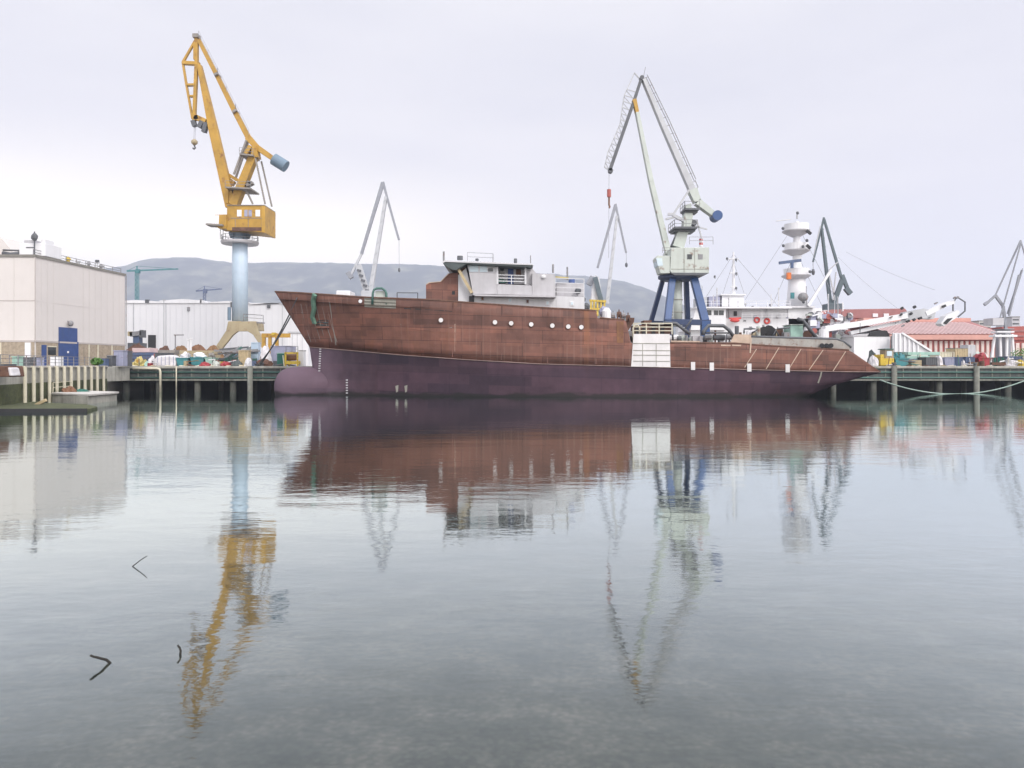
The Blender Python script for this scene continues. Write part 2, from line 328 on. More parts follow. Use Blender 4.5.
def interp(tab, x):
    if x <= tab[0][0]: return tab[0][1]
    for (a, b), (c, d) in zip(tab, tab[1:]):
        if x <= c: return b + (d - b) * (x - a) / (c - a) if c > a else d
    return tab[-1][1]
def rail(mb, pts, h, r=.035, rails=3, step=1.6):
    for a, b in zip(pts, pts[1:]):
        a, b = Vector(a), Vector(b); n = max(1, int((b - a).length / step))
        for i in range(n + 1):
            p = a.lerp(b, i / n); mb.bar(p, p + Vector((0, 0, h)), r * 2, r * 2)
        for k in range(1, rails + 1): mb.bar(a + Vector((0, 0, h * k / rails)), b + Vector((0, 0, h * k / rails)), r * 1.8, r * 1.8)
    return mb

# ------------------------------------------------------------------ setting: seabed, water, yard, hills
rnd = random.Random(4)
def bed_z(x, y):
    z = interp([(-30, 2.2), (0, 1.2), (4, .1), (7, -.3), (11, -.7), (20, -1.8), (36, -3.4), (60, -5), (400, -6)], y)
    return z + .05 * mnoise.noise(Vector((x * .5, y * .5, 0))) + .025 * mnoise.noise(Vector((x * 2.1, y * 2.1, 3)))
mb = MB(); xs = [-300, -120, -60, -30, -16] + [-12 + i * .3 for i in range(81)] + [16, 30, 60, 120, 300]
ys = [-30, -8] + [-1 + i * .3 for i in range(74)] + [22, 26, 34, 50, 80, 114]
mb.add([(x, y, bed_z(x, y)) for y in ys for x in xs], [(j * len(xs) + i, j * len(xs) + i + 1, (j + 1) * len(xs) + i + 1, (j + 1) * len(xs) + i) for j in range(len(ys) - 1) for i in range(len(xs) - 1)])
m = bpy.data.materials.new('seabed'); m.use_nodes = True; n, l = m.node_tree.nodes, m.node_tree.links
t = n.new('ShaderNodeTexCoord'); v1 = n.new('ShaderNodeTexVoronoi'); v1.feature = 'SMOOTH_F1'; v1.inputs['Scale'].default_value = 13; l.new(t.outputs['Object'], v1.inputs[0])
a = n.new('ShaderNodeTexNoise'); a.inputs['Scale'].default_value = 1.1; a.inputs['Detail'].default_value = 9; a.inputs['Roughness'].default_value = .7; l.new(t.outputs['Object'], a.inputs[0])
rp = n.new('ShaderNodeValToRGB'); e = rp.color_ramp.elements
e[0].position = .33; e[0].color = (.04, .04, .03, 1); e[1].position = .68; e[1].color = (.34, .29, .24, 1); k = e.new(.5); k.color = (.14, .125, .10, 1)
l.new(a.outputs[0], rp.inputs[0])
hs = n.new('ShaderNodeMapRange'); hs.inputs[2].default_value = .6; hs.inputs[3].default_value = 1.25; hs.inputs[4].default_value = .6; l.new(v1.outputs['Distance'], hs.inputs[0])
sc = n.new('ShaderNodeVectorMath'); sc.operation = 'SCALE'; l.new(rp.outputs[0], sc.inputs[0]); l.new(hs.outputs[0], sc.inputs['Scale'])
# gravel by the shore; colour darkened further out for light lost in depth
spx = n.new('ShaderNodeSeparateXYZ'); l.new(t.outputs['Object'], spx.inputs[0])
depth_dim = n.new('ShaderNodeMapRange'); depth_dim.inputs[1].default_value = 11; depth_dim.inputs[2].default_value = 26; l.new(spx.outputs[1], depth_dim.inputs[0])
xm = n.new('ShaderNodeMix'); xm.data_type = 'RGBA'; l.new(depth_dim.outputs[0], xm.inputs[0]); l.new(sc.outputs[0], xm.inputs[6]); xm.inputs[7].default_value = (.028, .032, .028, 1)
l.new(xm.outputs[2], n['Principled BSDF'].inputs['Base Color']); n['Principled BSDF'].inputs['Roughness'].default_value = .9
M['seabed'] = m
struct(mb.build('seabed', 'seabed', org=Vector((0, 0, 0)), smooth=True))

m = bpy.data.materials.new('water'); m.use_nodes = True; n, l = m.node_tree.nodes, m.node_tree.links; n.remove(n['Principled BSDF'])
t = n.new('ShaderNodeTexCoord')
def wave(scx, scy, scale, det, rotz=0):
    mp = n.new('ShaderNodeMapping'); mp.inputs['Scale'].default_value = (scx, scy, 1); mp.inputs['Rotation'].default_value = (0, 0, R(rotz)); l.new(t.outputs['Object'], mp.inputs[0])
    w = n.new('ShaderNodeTexNoise'); w.inputs['Scale'].default_value = scale; w.inputs['Detail'].default_value = det; w.inputs['Roughness'].default_value = .5; l.new(mp.outputs[0], w.inputs[0]); return w.outputs[0]
def mth(op, a, b):
    k = n.new('ShaderNodeMath'); k.operation = op
    for i, q in enumerate((a, b)):
        if isinstance(q, (int, float)): k.inputs[i].default_value = q
        else: l.new(q, k.inputs[i])
    return k.outputs[0]
WAVE = (.012, .0075, .0022, .0006)
big = wave(.18, .42, 1, 2, 8); mid = wave(.7, 1.5, 1, 3, -6); fine = wave(3.0, 6.5, 1, 3, 4); tiny = wave(8, 15, 1, 2, -3)
patch = wave(.05, .12, 1, 2, 15)
pm = n.new('ShaderNodeMapRange'); pm.inputs[1].default_value = .38; pm.inputs[2].default_value = .62; pm.inputs[3].default_value = .45; pm.inputs[4].default_value = 1.15; l.new(patch, pm.inputs[0])
h = mth('ADD', mth('ADD', mth('MULTIPLY', tiny, WAVE[3]), mth('MULTIPLY', big, WAVE[0])), mth('ADD', mth('MULTIPLY', mth('MULTIPLY', mid, pm.outputs[0]), WAVE[1]), mth('MULTIPLY', mth('MULTIPLY', fine, pm.outputs[0]), WAVE[2])))
bp = n.new('ShaderNodeBump'); bp.inputs['Distance'].default_value = 1; bp.inputs['Strength'].default_value = 1; l.new(h, bp.inputs['Height'])
lw = n.new('ShaderNodeLayerWeight'); lw.inputs[0].default_value = .5; l.new(bp.outputs[0], lw.inputs['Normal'])
fr = n.new('ShaderNodeValToRGB'); e = fr.color_ramp.elements; e[0].color = (.03,) * 3 + (1,); e[1].color = (1, 1, 1, 1)
for p_, v_ in ((.45, .10), (.52, .15), (.587, .23), (.698, .48), (.821, .79), (.92, .88)):
    k = e.new(p_); k.color = (v_, v_, v_, 1)
l.new(lw.outputs['Facing'], fr.inputs[0])
gl = n.new('ShaderNodeBsdfGlossy'); gl.inputs['Roughness'].default_value = .025; gl.inputs['Color'].default_value = (.90, .965, .955, 1); l.new(bp.outputs[0], gl.inputs['Normal'])
df = n.new('ShaderNodeBsdfDiffuse'); df.inputs[0].default_value = (.02, .036, .03, 1)
tr = n.new('ShaderNodeBsdfRefraction'); tr.inputs['IOR'].default_value = 1.33; tr.inputs['Roughness'].default_value = .0; tr.inputs[0].default_value = (.88, .92, .92, 1); l.new(bp.outputs[0], tr.inputs['Normal'])
m1 = n.new('ShaderNodeMixShader'); m1.inputs[0].default_value = .25; l.new(tr.outputs[0], m1.inputs[1]); l.new(df.outputs[0], m1.inputs[2])
m2 = n.new('ShaderNodeMixShader'); l.new(fr.outputs[0], m2.inputs[0]); l.new(m1.outputs[0], m2.inputs[1]); l.new(gl.outputs[0], m2.inputs[2])
l.new(m2.outputs[0], n['Material Output'].inputs[0]); M['water'] = m
mb = MB(); mb.add([(-300, -30, 0), (300, -30, 0), (300, 113, 0), (-300, 113, 0)], [(0, 1, 2, 3)])
struct(mb.build('water', 'water', org=Vector((0, 0, 0))))

QY = 102.0
mb = MB(); mb.box(-5000, 5000, 112, 5200, -2, GZ - .004)
struct(mb.build('yard_ground', 'yard', org=Vector((0, 112, 0))))

prof = [(-400, 300), (-100, 284), (60, 276), (130, 268), (160, 260), (200, 259), (240, 264), (285, 262), (345, 264), (400, 266), (450, 268), (520, 272), (585, 277), (610, 280), (640, 288), (660, 297), (680, 306), (700, 315), (730, 330), (800, 345), (1100, 352), (1400, 356)]
mb = MB(); DR = 4000.0; nx, ny = 260, 40; vs = []
for j in range(ny):
    y = 2600 + 2500 * j / (ny - 1)
    for i in range(nx):
        px = -330 + 1700 * i / (nx - 1); x = X(px, DR) * (1 if y > DR else 1)
        hr = (HY - interp(prof, px)) / F * DR
        u = (y - 2600) / 1400
        s = (3 * u * u - 2 * u ** 3) if u < 1 else 1 - .25 * (u - 1) ** 2
        nn = mnoise.fractal(Vector((x * .0013, y * .0013, 1)), 1.0, 2.0, 6)
        n2 = mnoise.noise(Vector((x * .02, y * .02, 5))) + .9 * mnoise.noise(Vector((x * .07, y * .05, 8)))
        vs.append((x, y, GZ + hr * s * (1 + .20 * nn * (1 - abs(2 * min(u, 1) - 1)) * (1 if u < 1 else .4)) + n2 * 6 * s))
mb.add(vs, [(j * nx + i, j * nx + i + 1, (j + 1) * nx + i + 1, (j + 1) * nx + i) for j in range(ny - 1) for i in range(nx - 1)])
m = bpy.data.materials.new('hill'); m.use_nodes = True; n, l = m.node_tree.nodes, m.node_tree.links
t = n.new('ShaderNodeTexCoord'); a = n.new('ShaderNodeTexNoise'); a.inputs['Scale'].default_value = .008; a.inputs['Detail'].default_value = 9; a.inputs['Roughness'].default_value = .62; l.new(t.outputs['Object'], a.inputs[0])
rp = n.new('ShaderNodeValToRGB'); e = rp.color_ramp.elements
e[0].position = .40; e[0].color = (.022, .034, .030, 1); e[1].position = .66; e[1].color = (.16, .165, .115, 1); k = e.new(.5); k.color = (.042, .055, .044, 1)
l.new(a.outputs[0], rp.inputs[0]); l.new(rp.outputs[0], n['Principled BSDF'].inputs['Base Color']); n['Principled BSDF'].inputs['Roughness'].default_value = 1
M['hill'] = m
struct(mb.build('hills', 'hill', org=Vector((0, 2600, 0)), smooth=True))

# haze: one closed box of even air
mb = MB(); mb.box(-5200, 5200, -40, 5300, -8, 720)
m = bpy.data.materials.new('haze'); m.use_nodes = True; n, l = m.node_tree.nodes, m.node_tree.links; n.remove(n['Principled BSDF'])
pv = n.new('ShaderNodeVolumePrincipled'); pv.inputs['Density'].default_value = .00021; pv.inputs['Color'].default_value = (.77, .82, .98, 1); pv.inputs['Anisotropy'].default_value = .1
l.new(pv.outputs[0], n['Material Output'].inputs['Volume']); M['haze'] = m
HAZE = stuff(mb.build('haze', 'haze'))

# ------------------------------------------------------------------ quay on piles
pier = thing('pier', 'long concrete quay on dark piles with green fender beams', 'pier', (0, QY, 0))
X0, X1 = -55.0, 130.0
mb = MB(); mb.box(X0, X1, QY, 111.9, 2.75, GZ); mb.build('deck', 'concrete', pier)
mb = MB(); mb.box(X0, X1, QY - .25, QY - .01, 3.27, GZ + .1); mb.build('edge_beam', 'concrete', pier, bevel=.05)
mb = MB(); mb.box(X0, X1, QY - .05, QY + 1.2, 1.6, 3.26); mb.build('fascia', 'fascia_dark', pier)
mb = MB(); mb.box(X0, X1, QY - .16, QY - .06, 1.58, 1.82); mb.build('fascia_lip', 'pile_pale', pier)
for i in range(75): x = X0 + 1 + i * 2.45; MB().box(x, x + .16, QY - .12, QY - .06, 1.84, 3.24).build('fascia_rib', 'pile_pale', pier)
for z in (2.0, 2.75):
    mb = MB(); mb.tube([(X0, QY - .16, z), (X1, QY - .16, z)], .11, 8); mb.build('fender_beam', 'steel_green', pier, smooth=True)
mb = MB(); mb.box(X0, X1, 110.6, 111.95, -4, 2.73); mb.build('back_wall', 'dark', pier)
def pxat_(x): return CX + F * x / QY
for i in range(40):
    x = X0 + 1.5 + i * 4.9
    if x > X1: break
    x += (mnoise.noise(Vector((i * 1.7, 3, 1)))) * 1.6
    if any(abs(pxat_(x) - k) < 17 for k in (251, 893, 975)):
        x = {True: X(251, QY), False: X(893 if pxat_(x) < 930 else 975, QY)}[pxat_(x) < 400]
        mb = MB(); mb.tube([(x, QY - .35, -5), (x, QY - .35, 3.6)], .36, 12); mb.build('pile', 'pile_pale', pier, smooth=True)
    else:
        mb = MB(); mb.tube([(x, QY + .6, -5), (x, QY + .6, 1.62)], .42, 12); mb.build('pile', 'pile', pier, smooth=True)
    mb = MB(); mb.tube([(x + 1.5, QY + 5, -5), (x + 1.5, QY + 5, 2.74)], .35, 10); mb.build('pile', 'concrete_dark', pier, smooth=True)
o = MB().tube([P(133, 368.5, 101.4), P(157, 368.5, 101.4), P(159.6, 369.2, 101.4), P(160.3, 371.5, 101.4), P(160.3, 394, 101.4)], .16, 8).build('drain_pipe', 'cream', pier, smooth=True)
MB().tube([P(176.3, 366, 101.5), P(176.3, 394, 101.5)], .09, 6).build('drain_pipe', 'cream', pier, smooth=True)

# near sea wall at the left with its white fender poles
def wl(t): return Vector((-45.9 - 6.3 * t, 69 + 26 * t, 0))
WT = 3.5
sw = thing('sea_wall', 'mossy concrete sea wall behind the white poles', 'sea wall', wl(.4))
def wall_quad(mb, t0, t1, z0, z1, off):
    a, b = wl(t0), wl(t1); nrm = Vector((26, 6.3, 0)).normalized() * off
    back = Vector((-26, -6.3, 0)).normalized() * .8
    pts = [a + nrm, b + nrm, b + back, a + back]
    return mb.hprism([(p.x, p.y) for p in pts], z0, z1)
wall_quad(MB(), -.5, 1.02, -3, 2.0, .06).build('lower_wall', 'moss', sw)
wall_quad(MB(), -.5, 1.02, 2.0, WT, 0).build('upper_wall', 'concrete', sw)
wall_quad(MB(), -.5, 1.02, WT, WT + .18, .15).build('coping', 'concrete_pale', sw)
a, b = wl(-.5), wl(1.02)
mb = MB(); mb.hprism([(a.x - .8, a.y - .2), (b.x - .8, b.y - .2), (-55.2, 101), (-55.2, 112), (-200, 112), (-200, a.y)], -2, WT + .1)
struct(mb.build('wharf_ground', 'yard'))
# end return of the wall and the old pier front towards the quay
mb = MB(); mb.hprism([(b.x - .7, b.y), (b.x + .1, b.y + .03), (X(131, 101.5), 101.2), (X(131, 101.5) - .9, 101.8)], 1.6, GZ)
tag(mb.build('retaining_wall', 'concrete', bevel=.05), 'pale concrete return wall between the white poles and the quay', 'wall')
pts = [20.6, 29.5, 37.5, 45.5, 53, 60.5, 67.5, 75, 81.5, 88, 94, 100.5]
PG = 'white poles along the sea wall'
for i, px in enumerate(pts):
    k = (px - CX) / F                       # intersection of the sight line with the wall line
    t = (-45.9 - 69 * k) / (6.3 + 26 * k)
    p = wl(t) + Vector((.35, .1, 0))
    o = MB().tube([p + Vector((0, 0, -3)), p + Vector((0, 0, 3.6))], .16, 8)
    o.bar(p + Vector((0, 0, 3.6)), p + Vector((-.7, -.2, 3.45)), .12, .12)
    tag(o.build('fender_pole', 'cream', smooth=False), 'upright cream white pole standing against the mossy sea wall', 'pole', PG)
fen = thing('railing', 'grey metal railing along the top of the sea wall', 'railing', wl(.3) + Vector((-1, 0, WT + .1)))
ra = [wl(t) + Vector((-1.2, 0, WT + .1)) for t in (-.2, .98)]
for i in range(17):
    p = ra[0].lerp(ra[1], i / 16); MB().bar(p, p + Vector((0, 0, 1.1)), .07, .07).build('post', 'mid_grey', fen)
for k in (.4, .75, 1.1): MB().bar(ra[0] + Vector((0, 0, k)), ra[1] + Vector((0, 0, k)), .05, .05).build('rail', 'mid_grey', fen)

# slipway and pontoon
mb = MB(); mb.hprism([(-58, 60.8), (-40.8, 58.6), (-33.9, 59), (-35.3, 63), (-38.5, 67), (-43.5, 69), (-48, 74)], -1.5, .22)
sl = tag(mb.build('slipway', 'moss', bevel=.06), 'low mossy concrete landing slab at water level', 'landing')
mb = MB(); mb.bar((-58, 60.7, .14), (-40.8, 58.5, .14), .3, .18).bar((-40.8, 58.5, .14), (-33.85, 58.9, .14), .3, .18); mb.build('kerb', 'dark', sl)
mb = MB(); mb.bar(P(36, 405, 66.5), P(46, 400, 66.5), .25, .25)
tag(mb.build('loose_plank', 'wood_pale'), 'pale timber plank lying tilted on the mossy landing', 'plank')
pon = thing('pontoon', 'grey concrete floating pontoon moored by the white poles', 'pontoon', (-43, 75, 0))
c = [(X(52, 75), 75), (X(88, 71), 71), (X(117, 77.5), 77.5), (X(84, 81.5), 81.5)]
MB().hprism(c, -.5, .75).build('body', 'concrete', pon, bevel=.05)
MB().hprism([(x * .998 + (-.1 if i in (0, 3) else .1), y + (-.1 if i < 2 else .1)) for i, (x, y) in enumerate(c)], .755, .95).build('rim', 'concrete_pale', pon, bevel=.03)
mb = MB(); rail(mb, [P(53, 392.5, 75.5), P(72, 390.5, 78.5)], 1.0, .03, 2, 2); mb.build('handrail', 'cream', pon)
tag(MB().blob(P(69, 392, 77) + Vector((0, 0, -.2)), .75, .6, .75, 3, .4).build('net_pile', 'rust_orange'), 'rusty orange heap of net on the pontoon', 'net pile')
tag(MB().blob(P(82, 391, 78) + Vector((0, 0, -.1)), .7, .5, .3, 5, .4).build('net_pile', 'green_dark'), 'small dark green heap of net on the pontoon', 'net pile')
# moored wreck timber at far left
bt = thing('wall_fender', 'brown and white fender block on the sea wall at the left edge', 'fender', P(4, 377, 63))
MB().pp([(-14, 366), (6, 366), (8, 377), (-14, 377)], 62.4, 2.2).build('block', 'rusty', bt, bevel=.08)
MB().pp([(6, 367), (10, 368), (12, 376), (8, 376)], 62.6, 1.2).build('pad', 'bag_white', bt, bevel=.1)
MB().pb(-14, 4, 364, 366, 62.8, 1.6).build('cap', 'dark_grey', bt)

# ------------------------------------------------------------------ left hall
A = Vector((X(35, 105), 105, 0)); B = Vector((X(125, 127), 127, 0)); HT = Z(257, 105)
hall = thing('factory_hall', 'pale pinkish flat-roofed hall with a blue door at the far left', 'hall', (A.x - 10, 110, WT))
MB().hprism([(A.x, A.y), (B.x, B.y), (-125, 127), (-125, 105)], 2, HT).build('wall', 'hall_wall', hall)
rf = MB().hprism([(A.x + .15, A.y - .15), (B.x + .15, B.y + .15), (-125.2, 127.2), (-125.2, 104.85)], HT, HT + .35).build('roof', 'roof_trim', hall)
def fa(px):                                   # point on the hall's right-hand facade
    k = (px - CX) / F; d = B - A; t = (k * A.y - A.x) / (d.x - k * d.y); return A + d * t
fn = Vector((B.y - A.y, -(B.x - A.x), 0)).normalized()
def fbox(mb, p0, p1, z0, z1, off):
    a, b = fa(p0), fa(p1); q = [a - fn * .05, b - fn * .05, b + fn * off, a + fn * off]
    return mb.hprism([(v.x, v.y) for v in q], z0, z1)
zb = Z(342, 105)
fbox(MB(), 36, 124.6, WT, zb, .06).build('stone_base', 'stone', hall)
MB().box(-125, A.x - .06, 104.94, 105.05, WT, zb).build('stone_base', 'stone', hall)
fbox(MB(), 35.2, 124.8, zb + .002, zb + .25, .10).build('ledge', 'hall_seam', hall)
MB().box(-125, A.x - .06, 104.90, 105.05, zb + .002, zb + .25).build('ledge', 'hall_seam', hall)
zs = Z(301, 105); fbox(MB(), 35.2, 100, zs, zs + .12, .03).build('seam', 'hall_wall', hall)
MB().box(-125, A.x - .06, 104.96, 105.05, zs, zs + .12).build('seam', 'hall_seam', hall)
dr = fbox(MB(), 58.5, 77, WT, Z(327, 110), .08).build('door', 'blue', hall)
fbox(MB(), 58, 58.8, WT, Z(341, 110), .12).build('door_rail', 'blue', dr); fbox(MB(), 76.5, 77.8, WT, Z(341, 110), .12).build('door_rail', 'blue', dr)
for i in range(14):
    px = 41 + i * 6
    if not (56 < px < 79): fbox(MB(), px, px + .25, zb + .3, HT - .1, .025).build('cladding_joint', 'hall_joint', hall)
for i in range(9): x = A.x - 3 - i * 3.2; MB().box(x, x + .05, 104.97, 105.05, zb + .3, HT - .1).build('cladding_joint', 'hall_joint', hall)
p = fa(67) + fn * .12; MB().box(p.x, p.x + .1, p.y - .15, p.y + .15, Z(353, 111), Z(351, 111)).build('handle', 'white', dr)
p = fa(67.5) + fn * .5; lm = MB().blob((p.x, p.y, Z(323.5, 112)), .4, .4, .45, 1, .02, 12, False).build('wall_lamp', 'mid_grey', hall, smooth=True)
MB().bar((p.x, p.y, Z(322, 112)), (p.x - .6, p.y, Z(321, 112)), .1, .1).build('bracket', 'mid_grey', lm)
w = fbox(MB(), 41, 46, WT, Z(345, 107), .09).build('door', 'blue', hall)
w = fbox(MB(), 47.5, 55.5, Z(355, 108), Z(347, 108), .09).build('window', 'glass_dark', hall)
fbox(MB(), 47, 56, Z(347, 108), Z(346, 108), .14).build('lintel', 'cream', w)
for p0 in (88, 97, 111): fbox(MB(), p0, p0 + 1, WT, zb, .12).build('pier_strip', 'cream', hall)
MB().box(X(25, 104.8), X(30.5, 104.8), 104.75, 104.95, WT, Z(342.5, 104.8)).build('door', 'white', hall)
MB().box(X(-2, 104.8), X(1, 104.8), 104.75, 104.95, WT, Z(342.5, 104.8)).build('pilaster', 'cream', hall)
a = fa(124.9); MB().tube([(a.x + .2, a.y, WT), (a.x + .2, a.y, HT)], .09, 6).build('downpipe', 'mid_grey', hall)
a = A + Vector((.06, -.06, 0)); MB().tube([(a.x, a.y, zb), (a.x, a.y, HT)], .07, 6).build('downpipe', 'hall_seam', hall)
# roof edge rail and roof plant
mb = MB(); rail(mb, [(A.x - .5, A.y + .4, HT + .35), (B.x - .5, B.y - .4, HT + .35)], .8, .04, 2, 2.2); mb.build('roof_rail', 'mid_grey', rf)
mb = MB(); mb.prism([(-125, HT + .3), (X(20, 113), HT + .3), (X(20, 113), HT + .7), (X(0, 113), Z(237, 113)), (-90, Z(224, 113)), (-125, Z(224, 113))], 113, 122); mb.build('roof_gable', 'hall_wall', rf)
ac = thing('roof_unit', 'boxy white ventilation unit on the hall roof corner', 'roof unit', (X(30, 107), 108, HT + .35))
MB().pb(19, 45, 243, 256, 107, 4).build('housing', 'white', ac, bevel=.08)
MB().pb(24, 35, 240, 243, 107.2, 3).build('cowl', 'ship_grey', ac, bevel=.05)
MB().pb(41, 45, 239.5, 243, 107.2, 2).build('cowl', 'white', ac)
MB().pb(26, 34, 247, 248, 106.95, .1).build('grille', 'dark_grey', ac)
MB().tube([P(3, 253, 107), P(10, 254.5, 107), P(19, 253.5, 107)], .3, 8).build('duct', 'dark_grey', ac, smooth=True)
MB().tube([P(3, 250, 107), P(19, 250.5, 107)], .12, 8).build('duct', 'dark_grey', ac, smooth=True)
MB().tube([P(34.5, 256, 106.5), P(34.5, 231.5, 106.5)], .1, 6).build('mast', 'dark_grey', ac)
MB().blob(P(34.5, 237, 106.5), .5, .3, .6, 2, .2, 10, False).build('siren', 'dark_grey', ac)
for i, (px, mm, ww) in enumerate(((52, 'mid_grey', 3), (60, 'crane_pale', 4), (71, 'crane_pale', 4), (81, 'yellow_bright', 5), (91, 'crane_grey', 4), (101, 'mid_grey', 4), (113, 'mid_grey', 5))):
    a = fa(px) + Vector((-2, 0, HT + .35)); s_ = ww * .07
    o = MB().lathe(a, [(s_ * .7, 0), (s_ * .7, .7), (s_ * 1.3, .75), (s_ * .3, 1.2)], 10).build('roof_vent', mm)
    tag(o, ['stubby grey roof vent nearest the white roof unit', 'pale roof vent second along the hall roof', 'pale roof vent just before the yellow one', 'yellow roof vent along the hall roof edge', 'light grey roof vent just past the yellow one', 'small grey roof vent near the far corner', 'last grey roof vent by the far hall corner'][i], 'roof vent', 'vents on the hall roof')
for px, py in ((61.5, 253.5), (100.3, 262.5)):
    a = fa(px) + Vector((-.5, 0, 0)); o = thing('roof_floodlight', 'small floodlight on a thin stalk above the %s of the hall roof' % ('middle' if px < 80 else 'far end'), 'floodlight', (a.x, a.y, HT + .35), 'floodlights on the hall roof')
    MB().tube([(a.x, a.y, HT + .3), (a.x, a.y, Z(py, a.y))], .04, 6).build('stalk', 'mid_grey', o); MB().box(a.x - .25, a.x + .25, a.y - .2, a.y + .2, Z(py, a.y), Z(py, a.y) + .4).build('lamp_head', 'dark_grey', o)

# white shed behind
D = 180.0
shed = thing('white_shed', 'long low white shed behind the yellow crane', 'shed', (X(215, D), D, GZ))
MB().box(X(112, D), X(334, D), D, D + 40, GZ - .5, Z(303, D)).build('wall', 'shed_white', shed)
mb = MB()
for a, b, h0 in ((112, 160, 301), (160, 205, 300), (205, 250, 302), (250, 290, 304), (290, 334, 306)):
    mb.prism([(X(a, D), Z(303.2, D)), (X(b, D) - .05, Z(303.2, D)), (X(b, D) - .05, Z(h0 + .6, D)), (X((a + b) / 2, D), Z(h0 - 1, D)), (X(a, D), Z(h0 + .6, D))], D - .3, D + 40.3)
mb.build('roof', 'white', shed)
MB().pb(148, 155.5, 335, 352, D - .2, .5).build('door', 'dark', shed)
for px in (165.5, 133, 282): MB().pb(px, px + .5, 302, 357, D - .15, .2).build('downpipe', 'crane_grey', shed)
for i in range(36):
    px = 116 + i * 6
    MB().pb(px, px + .22, 304, 357, D - .06, .1).build('cladding_joint', 'shed_joint', shed)
MB().pb(187, 189.5, 307, 311, D - .25, .3).build('vent', 'mid_grey', shed)
MB().pb(200, 201.5, 0 + 299, 303, D - .3, .5).build('vent', 'mid_grey', shed)
MB().pb(230.5, 233.5, 302, 307, D - .35, .5).build('vent', 'dark_grey', shed); MB().pb(267, 270, 304.5, 308, D - .35, .5).build('vent', 'dark_grey', shed)
MB().pb(145, 149, 299.5, 303, D - .35, .5).build('vent', 'dark_grey', shed)
D = 135.0
o = thing('site_cabin', 'tall white cabin block just left of the bow', 'cabin', (X(296, D), D, GZ))
MB().pb(288, 308, 333, 365, D, 5).build('wall', 'white', o); MB().pb(287.5, 308.5, 331.5, 333, D - .2, 5.4).build('roof', 'crane_grey', o)
for px in (292, 297, 302): MB().pb(px, px + .4, 334, 364, D - .06, .1).build('panel_joint', 'crane_grey', o)

# ------------------------------------------------------------------ the unfinished ship
YC, HB = 94.0, 7.0
ship = thing('ship', 'unfinished trawler hull in red primer with purple underbody and bulbous bow', 'ship', (6, YC, 0))
sheer = [(275, 292), (300, 293.2), (370, 298), (430, 300), (475, 303.5), (540, 308), (596.5, 311), (597.5, 318), (612, 319.5), (624, 320), (626, 321), (631, 343), (735, 343.6), (765, 346), (850, 350.5), (880, 371.3)]
boot = [(275, 345), (309, 347), (400, 355), (470, 360), (540, 364), (670, 367.5), (760, 370), (840, 371.7), (880, 372)]
bott = [(275, 430), (795, 430), (802, 400), (818, 391.5), (838, 384), (862, 377.2), (880, 373.2)]
XS = X(880, 88.2)
def half(row, x):                            # half-breadth of a hull row at length x
    stem = STEM[row]; u = (x - stem) / (XS - stem); u = max(0, min(1, u))
    ub, ex, aft, af2 = SHAPE[row]
    s = min(1, u / ub); hb = HB * (1 - (1 - s) ** ex)
    if row in 'mwk':                           # the blunt forefoot runs out into the bulb
        hb = max(hb, {'m': 1.15, 'w': 1.72, 'k': 1.5}[row] * min(1, max(0, (x - stem) / 2.2)) ** .5)
    if u > .62: hb *= 1 - aft * ((u - .62) / .38) ** af2
    return hb
STEM = {'s': X(275, YC), 'b': X(309.5, YC), 'm': X(313, YC), 'w': X(314, YC), 'k': X(322, YC)}
SHAPE = {'s': (.30, 2.3, .14, 2), 'b': (.40, 2.0, .16, 2), 'm': (.44, 2.0, .25, 1.8), 'w': (.46, 2.0, .45, 1.5), 'k': (.5, 1.6, .7, 1.5)}
def pxat(x, D): return CX + F * x / D
def row_pt(row, x, side):
    hb = half(row, x); D = YC - hb; px = pxat(x, D)
    if row == 's': z = Z(interp(sheer, px), D)
    elif row == 'b': z = Z(interp(boot, px), D)
    else:
        zb_ = Z(interp(boot, px), D)
        z = {'m': zb_ * .5, 'w': -.1, 'k': -3.0}[row]
        zc = Z(interp(bott, px), D)
        if zc > z:
            rise = max(0, min(1, (zc - z) / max(.3, zb_ - z))); z = min(zc, zb_ - .02)
            if row == 'k': hb *= .3
    return Vector((x, YC - side * hb, z))
# columns: dense, with doubled stations at the steps of the sheer
us = sorted(set([i / 150 for i in range(151)] + [.004, .009, .016, .024]))
extra = [X(p, YC - HB) for p in (596.4, 597.6, 624, 626.2, 631, 735)]
def cols(rows):
    # station x is shared by all rows aft of the bow; in the bow each row starts at its own stem
    base = [STEM['s'] + u * (XS - STEM['s']) for u in us] + extra; base.sort(); return base
base = cols(None); XB = X(420, YC - HB)
def rx(row, x):
    if x >= XB: return x
    return STEM[row] + (x - STEM['s']) / (XB - STEM['s']) * (XB - STEM[row])
def hull_pt(v, x, side):                     # v: 0 sheer .. 1 boot top; 1 .. 4 down to the keel
    names = ['s', 'b', 'm', 'w', 'k']
    i = min(int(v), 3); f = v - i
    a = row_pt(names[i], rx(names[i], x), side); b = row_pt(names[i + 1], rx(names[i + 1], x), side)
    p = a.lerp(b, f)
    return p
def shell(v0, v1, nv, both=True):
    mb = MB()
    for side in ((1, -1) if both else (1,)):
        vs = [hull_pt(v0 + (v1 - v0) * j / nv, x, side) for j in range(nv + 1) for x in base]; nb = len(base)
        mb.add(vs, [(j * nb + i, j * nb + i + 1, (j + 1) * nb + i + 1, (j + 1) * nb + i) for j in range(nv) for i in range(nb - 1)])
        if v1 <= 1: pass
    return mb
ho = shell(0, 1, 6).build('hull', 'hull_red', ship, smooth=True)
so = ho.modifiers.new('plate', 'SOLIDIFY'); so.thickness = .02; so.offset = 0
lo = shell(1, 4, 9)
nb = len(base)
